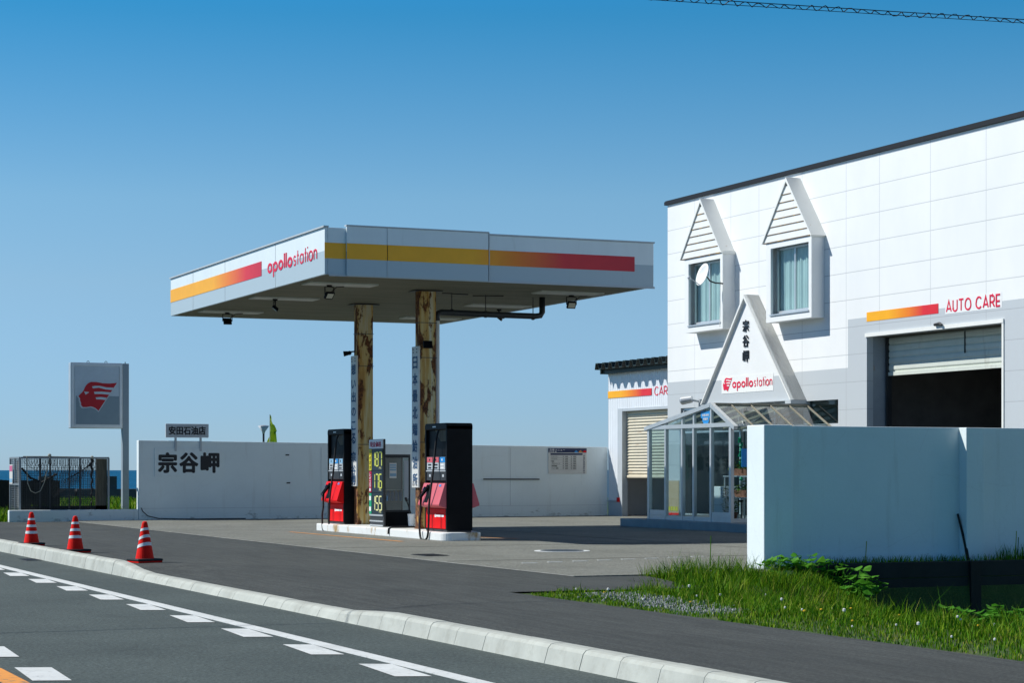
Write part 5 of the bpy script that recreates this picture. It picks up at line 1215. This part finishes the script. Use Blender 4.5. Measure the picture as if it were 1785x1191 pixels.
o = blades('strip_grass', np.stack([X, Y, np.full(n2, .07)], 1), .03, .12, .010, M['grass'], .7); tag(o, 'sparse grass on the strip at the foot of the white wall', 'grass', kind='stuff')
n2 = 350; X = rng.uniform(18.0, 19.5, n2); Y = rng.uniform(23.66, 23.95, n2)
o = blades('strip_grass', np.stack([X, Y, np.full(n2, .07)], 1), .1, .28, .010, M['grass'], .5); tag(o, 'bright tuft of grass at the right end of the wall strip', 'grass', kind='stuff')
n2 = 26000; X = rng.uniform(3, 30, n2); Y = 58 + 50 * rng.uniform(0, 1, n2) ** 1.3
o = blades('field_grass', np.stack([X, Y, np.array([gh(a, c_) for a, c_ in zip(X, Y)])], 1), .15, .45, .06, M['grass'], .8); tag(o, 'grassy field between the station and the sea', 'grass', kind='stuff')
n2 = 2500; X = rng.uniform(7, 13.2, n2); Y = rng.uniform(55.2, 59.5, n2); o = blades('field_grass', np.stack([X, Y, np.full(n2, -.02)], 1), .1, .4, .03, M['grass'], .8); tag(o, 'weeds growing around the wire cage', 'grass', kind='stuff')
# gravel patch
b = MB()
M['gravel'] = mat('pale_gravel', (.25, .265, .265), .9, var=.35, scale=40)
for k in range(1500):
    y = 20.5 - 3.4 * random.random() ** 1.2; x = 10.0 + .15 * math.sin(y) + random.gauss(0, .21); r = random.uniform(.010, .026); a = random.uniform(0, 6.28); z = gh(x, y)
    c_, s_ = math.cos(a) * r, math.sin(a) * r
    b.add([(x + c_, y + s_, z - .01), (x - s_, y + c_, z - .01), (x - c_, y - s_, z - .01), (x + s_, y - c_, z - .01), (x + c_ * .5, y + s_ * .5, z + r * .9), (x - s_ * .5, y + c_ * .5, z + r * .8), (x - c_ * .4, y - s_ * .4, z + r * .7)], [(0, 1, 5, 4), (1, 2, 6, 5), (2, 3, 6), (3, 0, 4, 6), (4, 5, 6)])
tag(b.build('gravel', M['gravel']), 'patch of pale gravel in the grass verge', 'gravel', kind='stuff')
b = MB()
for k in range(42):
    x, y = 9.35 + abs(random.gauss(0, 1.6)), random.uniform(12.5, 22.5)
    if x < 11.6 and y > 20.6: continue
    z = gh(x, y) + random.uniform(.05, .14); mi = random.random() < .55; r = random.uniform(.010, .019) if mi else random.uniform(.014, .022)
    b.ball((x, y, z), r, int(mi), 6, (1, 1, 1 if mi else .5)); b.tube([(x, y, z), (x + .01, y, gh(x, y))], .003, 3, 2, False)
tag(b.build('dandelions', [M['dandelion'], M['puff'], M['grass']]), 'yellow dandelions and white seed heads scattered in the verge grass', 'flowers', kind='stuff')
# broad leaved weeds: one master copied around
def leafy(x, y, z, lab, n_, hgt, spread, group):
    t_ = thing('broadleaf_weed', (x, y, z), lab, 'weed', group); b = MB(); s = MB()
    for k in range(n_):
        a = random.uniform(0, 6.28); rr = spread * random.uniform(.1, 1); h_ = hgt * random.uniform(.35, 1) * (1 - .3 * rr / spread)
        base = Vector((x + random.gauss(0, .03), y + random.gauss(0, .03), z)); tip = Vector((x + rr * math.cos(a), y + rr * math.sin(a) * .8, z + h_))
        s.tube([base, (base + tip) / 2 + Vector((0, 0, .04)), tip], .005, 4)
        r = random.uniform(.05, .095); d_ = Vector((math.cos(a + random.gauss(0, .4)), math.sin(a + random.gauss(0, .4)), random.uniform(-.5, .35))).normalized(); u = d_.cross(Vector((0, 0, 1))).normalized(); nn = u.cross(d_)
        rim = []
        for j in range(11):
            th = -math.pi * .86 + 2 * math.pi * .86 * j / 10; q = r * (1 + .12 * math.sin(th * 4 + k)); rim.append(tip + d_ * (q * math.cos(th) * 1.0 + r * .3) + u * (q * math.sin(th)) + nn * (.22 * r * math.cos(2 * th) + random.gauss(0, .006)))
        b.add([tip] + rim, [(0, i + 1, i + 2) for i in range(10)])
    b.build('leaves', M['leaf'], t_, smooth=False); s.build('stems', M['leaf'], t_)
labs = ['broad leaved weed at the sunlit left end of the white wall', 'large leafy weed growing over the base of the white end pillar', 'bushy broad leaved weed in front of the white wall base', 'low leafy weed right of the bushy one by the white wall', 'small leafy weed where the dark retaining wall begins']
for (x, y, z, n_, hg, sp_), lb in zip(((14.22, 23.55, -.02, 26, .26, .26), (14.55, 23.5, -.03, 30, .30, .28), (14.95, 23.4, -.05, 42, .28, .36), (15.3, 23.2, -.10, 34, .25, .3), (15.05, 22.85, -.12, 24, .18, .3)), labs): zg = gh(x, y); leafy(x, y, min(z, zg + .02), lb, n_, hg + max(0, (z - zg) * .8), sp_, 'weeds by the white wall')
labs = ['leftmost broad leaved weed of the clump before the dark retaining wall', 'broad leaved weed in the middle of the far right clump by the dark wall', 'broad leaved weed cut by the right picture edge']
for (x, y, n_), lb in zip(((15.75, 21.7, 36), (16.25, 21.45, 38), (16.75, 21.2, 38)), labs): leafy(x, y, gh(x, y), lb, n_, .42, .38, 'weeds by the dark retaining wall')
tk = MB()
for (x, y, h_) in ((12.75, 22.75, .62), (12.95, 22.9, .36), (15.9, 24.0, .30), (18.2, 23.7, .42), (18.25, 23.72, .33)):
    tk.tube([(x, y, gh(x, y) if y < 23.5 else .07), (x + .02, y, (gh(x, y) if y < 23.5 else .07) + h_)], .006, 4); 
tag(tk.build('tall_grass_stems', M['grass']), 'a few tall bare grass stems standing above the verge', 'grass', kind='stuff')
